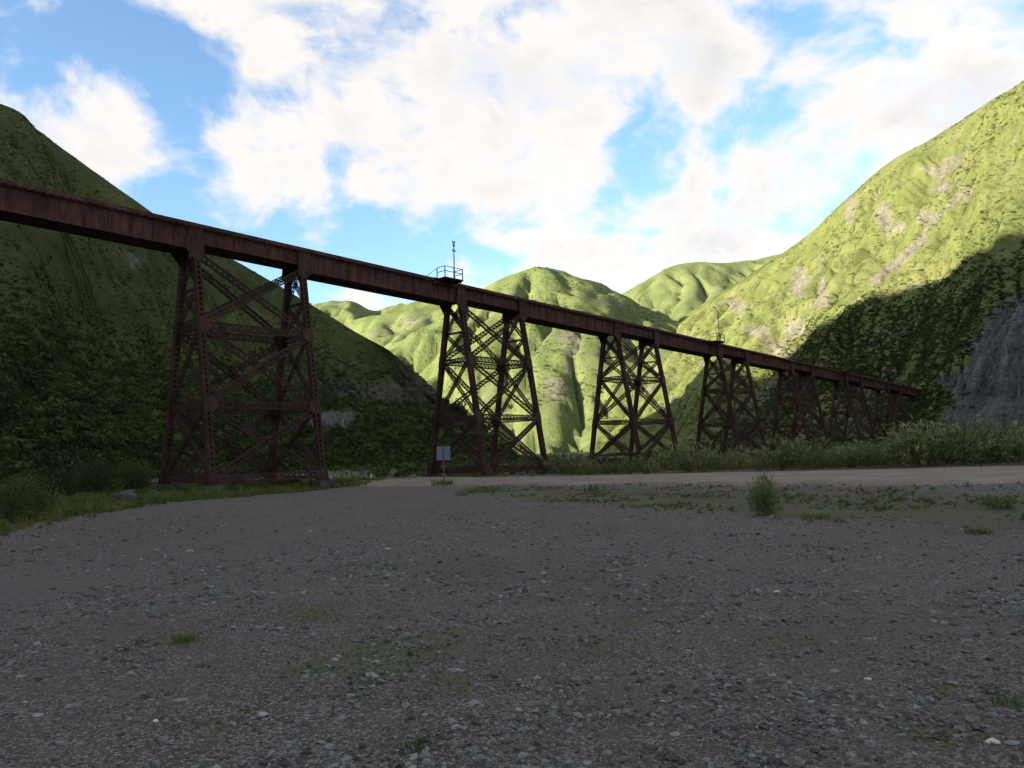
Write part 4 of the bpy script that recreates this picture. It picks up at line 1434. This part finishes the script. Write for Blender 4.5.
def sign(px, py, hpx, wpx, plate_px, name, label):
    x, y, z = ground_at(px, py)
    pm = F_PX / y
    H, w, ph = hpx / pm, wpx / pm, plate_px / pm
    rz = -0.12
    e = empty(name, (x, y, z), rz)
    tag(e, label, 'sign')
    m = MB(); m.box((-w / 2, .05, H - ph), (w / 2, .058, H))
    t = .03
    p = m.build('sign_plate', M['sign_back'], e)
    m = MB()
    for a, b in (((-w / 2, .035, H - ph), (-w / 2 + t, .05, H)), ((w / 2 - t, .035, H - ph), (w / 2, .05, H)), ((-w / 2 + t, .035, H - t), (w / 2 - t, .05, H)), ((-w / 2 + t, .035, H - ph), (w / 2 - t, .05, H - ph + t))):
        m.box(a, b)
    m.build('plate_rim', M['sign_back'], p)
    m = MB(); m.box((-.045, -.045, -.4), (.045, .033, H - ph * .06))
    m.build('post', M['grey_iron'], e)
    for dz in (.22, .75):
        m = MB(); m.box((-.16, .034, H - ph * dz - .03), (.16, .0485, H - ph * dz + .03))
        m.build('bracket', M['sign_back'], e)
    return e
sign(444, 484.5, 37.5, 13.5, 13.5, 'road_sign', 'square blue grey road sign seen from behind, beside the gravel turnout')
sign(363, 478.5, 9.5, 4.2, 5.5, 'road_sign', 'tiny distant blue grey road sign seen under the viaduct')

def marker(px, py, hpx, label, lean=0.0):
    x, y, z = ground_at(px, py)
    h = hpx * y / F_PX
    m = MB(); m.tube((0, 0, -.2), (lean * h, 0, h * .93), .075, .07, 10); m.tube((lean * h, 0, h * .93), (lean * h * 1.08, 0, h), .07, .03, 10)
    o = m.build('marker_post', M['white_post']); o.location = (x, y, z)
    tag(o, label, 'post', 'roadside marker posts')
    return o
marker(371, 479.5, 5.5, 'short pale marker post right of the tiny distant sign')
marker(485, 476, 16, 'pale weathered post leaning by the foot of the second tower', -0.05)

# ------------------------------------------------------------------ boulders and single stones
def rock_mesh(name, seed, size, cuts=9, sub=3):
    bm = bmesh.new()
    bmesh.ops.create_icosphere(bm, subdivisions=sub, radius=0.5)
    r = np.random.default_rng(seed)
    planes = []
    for k in range(cuts):
        n = r.normal(size=3); n[2] = abs(n[2]) * .7; n /= np.linalg.norm(n)
        planes.append((n, r.uniform(.26, .42)))
    for v in bm.verts:
        c = np.array(v.co)
        for n, d in planes:
            e = c @ n - d
            if e > 0:
                c = c - n * e * 0.9
        c = c * (1 + 0.05 * math.sin(9 * c[0] + seed) * math.cos(8 * c[1]) + r.uniform(-.018, .018))
        v.co = Vector(c * np.array(size))
    for f in bm.faces: f.smooth = False
    me = bpy.data.meshes.new(name); bm.to_mesh(me); bm.free()
    return me

def place_rock(name, px, py, wpx, asp, seed, mat, label, cat, sink=.25, rz=0.0, guess=(1.5, 160), group=None):
    x, y, z = ground_at(px, py, guess)
    p = gpts(np.array([x]), np.array([y]))[0]
    w = wpx * y / F_PX
    size = (w, w * asp[0], w * asp[1])
    o = link(name, rock_mesh(name, seed, size), mat)
    o.location = (x, y, p[2] + size[2] * (.5 - sink)); o.rotation_euler = (0, 0, rz)
    tag(o, label, cat, group)
    return o
place_rock('boulder', 126, 505, 26, (.9, .8), 3, M['boulder'], 'pale topped boulder in the undergrowth left of the first tower', 'boulder', .15)
place_rock('boulder', 152, 497, 18, (.9, .6), 8, M['boulder'], 'low dark boulder in the grass just left of the first tower foot', 'boulder', .2)
STONES = [
    (993, 747, 18, (.75, .28), (.55, .54, .51), 'bright white flat stone near the bottom right corner'),
    (1012, 750, 17, (.7, .26), (.16, .20, .22), 'blue grey flat stone right of the white stone in the corner'),
    (785, 751, 14, (.9, .75), (.085, .10, .105), 'dark angular stone standing proud on the bottom gravel, left of the white stone'),
    (834, 670, 10, (.8, .4), (.20, .215, .23), 'small pale blue stone on the gravel right of centre'),
    (868, 678, 8, (.8, .35), (.42, .41, .39), 'small whitish chip on the gravel right of the pale blue stone'),
    (954, 683, 12, (.8, .3), (.14, .19, .19), 'teal grey stone beside small weeds at the right'),
    (994, 721, 12, (.8, .5), (.12, .15, .17), 'blue grey rounded stone above the white stone in the corner'),
    (410, 656, 9, (.9, .75), (.035, .036, .038), 'small black cubic stone in the middle of the gravel'),
    (262, 713, 12, (.8, .45), (.27, .31, .33), 'pale blue grey stone on the gravel at lower left'),
    (178, 704, 23, (.5, .16), (.15, .155, .16), 'long flat grey slab on the gravel at lower left'),
    (456, 672, 20, (.5, .2), (.17, .175, .18), 'flat pale slab right of the black cubic stone'),
    (474, 705, 16, (.7, .4), (.20, .215, .23), 'pale grey wedge stone below the flat pale slab'),
    (676, 739, 12, (.8, .35), (.21, .215, .215), 'light grey stone at bottom centre right'),
    (38, 716, 11, (.8, .4), (.27, .28, .29), 'light stone near the left edge of the gravel'),
    (156, 724, 6, (.9, .5), (.55, .50, .46), 'tiny whitish chip on the gravel at lower left'),
    (776, 591, 8, (.8, .35), (.45, .43, .40), 'small white chip on the gravel below the bank bush'),
    (189, 550, 11, (.7, .25), (.24, .235, .225), 'small light slab on the gravel far left of centre'),
    (388, 548, 7, (.8, .3), (.40, .39, .37), 'small white chip on the gravel below the first tower'),
    (440, 562, 7, (.9, .5), (.04, .04, .042), 'small black stone on the gravel below the road sign'),
    (60, 744, 13, (.6, .2), (.17, .175, .185), 'flat slate chip at the bottom left of the gravel'),
    (537, 680, 9, (.8, .4), (.24, .245, .25), 'pale pebble in the middle of the gravel'),
    (330, 750, 14, (.8, .4), (.19, .20, .205), 'grey stone at the bottom edge left of centre'),
]
for k, (px, py, wpx, asp, c, lab) in enumerate(STONES):
    mt = simple_mat('stone_surface', tuple(v * .6 * k_ for v, k_ in zip(c, (1.05, 1.0, .93))), tuple(min(1, v * .98 * k_) for v, k_ in zip(c, (1.05, 1.0, .93))), 26.0, 0.75, 0.002, 0, .3)
    place_rock('stone', px, py, wpx, asp, 20 + k, mt, lab, 'stone', .3, 0.4 * math.sin(k * 2.3))

# ------------------------------------------------------------------ single plants
def blades_mesh(name, n, seed, hgt, spread, lean, wid, plumes=0):
    V, Fc = tuft(n, seed, spread, lean, wid)
    V = V * hgt
    return fast_mesh(name, V, Fc)

def feather_shrub(name, seed, stems=46, leaves=17, rad=.30, lk=1.0):
    """upright broom-like shrub one unit tall: fans of thin twigs carrying narrow leaves, some with pale plumes"""
    r = np.random.default_rng(seed)
    V, Fc, PV, PF, SV, SF = [], [], [], [], [], []
    def quad(Va, Fa, a, b, side):
        o = len(Va)
        Va += [a - side * .35, a + side * .35, (a + b) / 2 + side, b, (a + b) / 2 - side]
        Fa += [(o, o + 1, o + 2), (o, o + 2, o + 4), (o + 4, o + 2, o + 3)]
    for k in range(stems):
        a = r.uniform(0, 2 * math.pi); q = rad * math.sqrt(r.random())
        base = np.array([q * math.cos(a), q * math.sin(a), 0])
        lean = r.uniform(.05, .42) * (0.4 + q * 2.2) * lk; h = r.uniform(.55, 1.0) * (1 - .35 * (q / rad) ** 2)
        tip = base + np.array([math.cos(a) * lean, math.sin(a) * lean, h])
        d = tip - base
        sd = np.cross(d, r.normal(size=3)); sd /= np.linalg.norm(sd)
        quad(SV, SF, base, tip, sd * .006)
        for j in range(leaves):
            t = r.uniform(.18, 1.0)
            c = base + d * t + r.normal(size=3) * .03
            ld = d / np.linalg.norm(d) * .8 + r.normal(size=3) * .55; ld /= np.linalg.norm(ld)
            ln = r.uniform(.06, .15)
            s2 = np.cross(ld, r.normal(size=3)); s2 /= np.linalg.norm(s2)
            quad(V, Fc, c, c + ld * ln, s2 * r.uniform(.008, .016))
        if r.random() < .38:
            for j in range(7):
                c = tip - d / np.linalg.norm(d) * r.uniform(0, .12) + r.normal(size=3) * .012
                ld = d / np.linalg.norm(d) + r.normal(size=3) * .35
                s2 = np.cross(ld, r.normal(size=3)); s2 /= np.linalg.norm(s2)
                quad(PV, PF, c, c + ld / np.linalg.norm(ld) * .09, s2 * .012)
    return (fast_mesh(name, np.array(V), np.array(Fc)), fast_mesh(name + '_plumes', np.array(PV), np.array(PF)), fast_mesh(name + '_stems', np.array(SV), np.array(SF)))

FS = [feather_shrub('shrub_foliage', s) for s in (1, 2, 3, 4)]
for fo, pl, st in FS:
    fo.materials.append(M['reed']); pl.materials.append(M['plume']); st.materials.append(M['stem'])

def roadside_shrub(x, y, h, k, label, group=None, wide=1.0, name='roadside_shrub', plumes=True):
    z = gz(x, y)
    e = empty(name, (x, y, z - .05), k * 1.7)
    e.scale = (h * wide, h * wide, h)
    tag(e, label, 'shrub', group)
    fo, pl, st = FS[k % 4]
    link('foliage', fo, None, e)
    if plumes: tag(link('seed_plumes', pl, None, e), kind='stuff')
    link('stems', st, None, e)
    return e

# hedge-like belt of shrubs on the far side of the road
belt = [(568, 456, .0), (590, 455, 0), (612, 452, 0), (634, 452, 0), (655, 455, 0), (676, 454, 0), (698, 452, 0), (718, 455, 0), (736, 453, 0), (756, 450, 0), (772, 452, 0), (790, 449, 0), (808, 447, 0), (825, 446, 0), (842, 445, 0), (860, 443, 0), (878, 443, 0), (896, 446, 0), (915, 443, 0), (932, 438, 0), (948, 436, 0), (966, 440, 0), (985, 443, 0), (1003, 441, 0), (1022, 443, 0), (1046, 440, 0)]
rb = random.Random(5)
for k, (px, pyt, _) in enumerate(belt):
    # stand just behind the far road edge
    o = np.argsort(road_f[:, 0])
    a, b = ray(px, 470)
    tt = np.array([abs(q[0] / q[1] - a) if q[1] > 5 else 9 for q in road_f])
    q = road_f[np.argmin(tt)]
    extra = rb.uniform(1.6, 4.5)
    y = q[1] + extra; x = a * y
    _, bt_ = ray(px, pyt - rb.uniform(0, 5))
    h = (CAM_Z + bt_ * y - gz(x, y)) * (1.15 + 0.28 * sstep(px, 650, 950)) * rb.uniform(.66, 1.36)
    roadside_shrub(x, y, max(.9, h), k, 'feathery grey green shrub in the belt along the far edge of the road', 'shrubs along the far edge of the road', rb.uniform(1.0, 1.5))
    if rb.random() < .3: continue
    y2 = y + rb.uniform(2.5, 6); x2 = ray(px + rb.uniform(4, 14), 470)[0] * y2
    _, b2 = ray(px, pyt - rb.uniform(-3, 6))
    roadside_shrub(x2, y2, max(.9, CAM_Z + b2 * y2 - gz(x2, y2)), k + 2, 'feathery grey green shrub in the belt along the far edge of the road', 'shrubs along the far edge of the road', rb.uniform(.95, 1.3))

BROOM = feather_shrub('bush_foliage', 9, 105, 13, .24, .75)
BROOM[0].materials.append(M['reed']); BROOM[2].materials.append(M['stem'])
x, y, z = ground_at(764, 515)
e = empty('bank_bush', (x, y, z - .05)); h = 50 * y / F_PX
e.scale = (h * .68, h * .68, h)
tag(e, 'tall green broom bush standing alone on the bank below the road', 'shrub')
link('foliage', BROOM[0], None, e); link('stems', BROOM[2], None, e)
x, y, z = ground_at(1000, 508)
roadside_shrub(x, y, 20 * y / F_PX, 2, 'low spreading bush on the bank at the right edge', wide=1.5, name='bank_bush', plumes=False)
x, y, z = ground_at(594, 490)
roadside_shrub(x, y, 9 * y / F_PX, 3, 'very small bush at the top of the bank, left of the tall broom bush', wide=1.4, name='bank_bush', plumes=False)

def grass_clump(px, py, hpx, seed, label, n=70, spread=.6, lean=.6):
    x, y, z = ground_at(px, py)
    p = gpts(np.array([x]), np.array([y]))[0]
    me = blades_mesh('grass_clump', n, seed, hpx * y / F_PX, spread, lean, .035)
    o = link('grass_clump', me, M['grass']); o.location = (x, y, p[2] - .01)
    tag(o, label, 'grass clump', 'grass clumps in the gravel')
grass_clump(186, 643, 12, 5, 'bright green grass clump standing alone at left in the gravel', 120, .9)
grass_clump(415, 754, 14, 6, 'green grass sprig at the bottom edge of the gravel', 60, .9)
grass_clump(945, 695, 9, 7, 'low leafy weed clump in the gravel near the right edge', 80, 1.2)
grass_clump(1008, 706, 14, 8, 'olive weed clump in the gravel at the right border', 90, 1.0)
grass_clump(980, 533, 9, 9, 'dark grass tuft at the foot of the bank on the right', 120, 1.4)
grass_clump(815, 517, 9, 10, 'grass tuft at the foot of the bank right of the tall bush', 110, 1.6)
grass_clump(444, 485, 8, 11, 'grass clump round the foot of the square road sign', 160, 1.6)

# leafy bushes at the left border
BN = [fast_mesh('bush_foliage', *leaf_blob(7000, .0125, s, .9)) for s in (31, 32, 33)]
for b_ in BN: b_.materials.append(M['shrub_dark'])
for k, (px, py, hpx, wd, lab) in enumerate([
    (14, 522, 70, 1.25, 'big leafy green bush at the left border of the picture'),
    (60, 505, 58, 1.3, 'leafy dark bush behind the verge, right of the border bush'),
    (95, 495, 60, 1.2, 'round leafy bush behind the pale topped boulder'),
    (38, 515, 34, 1.2, 'small bright leafy bush in front of the dark bush at left'),
    (140, 490, 44, 1.3, 'leafy bush just left of the first tower'),
    (240, 488, 20, 1.6, 'low leafy bush between the legs of the first tower'),
    (290, 487, 17, 1.8, 'low spreading bush beside the right leg of the first tower')]):
    x, y, z = ground_at(px, py)
    h = hpx * y / F_PX
    e = empty('leafy_bush', (x, y, z - .05), k * 2.1)
    e.scale = (h * wd, h * wd, h * 1.25)
    tag(e, lab, 'bush')
    link('foliage', BN[k % 3], None, e)
    m = MB()
    rr = random.Random(k)
    for q in range(6):
        a = rr.uniform(0, 6.28)
        m.tube((0, 0, -.02), (.25 * math.cos(a), .25 * math.sin(a), rr.uniform(.35, .6)), .018, .006, 5)
    m.build('stems', M['stem'], e)
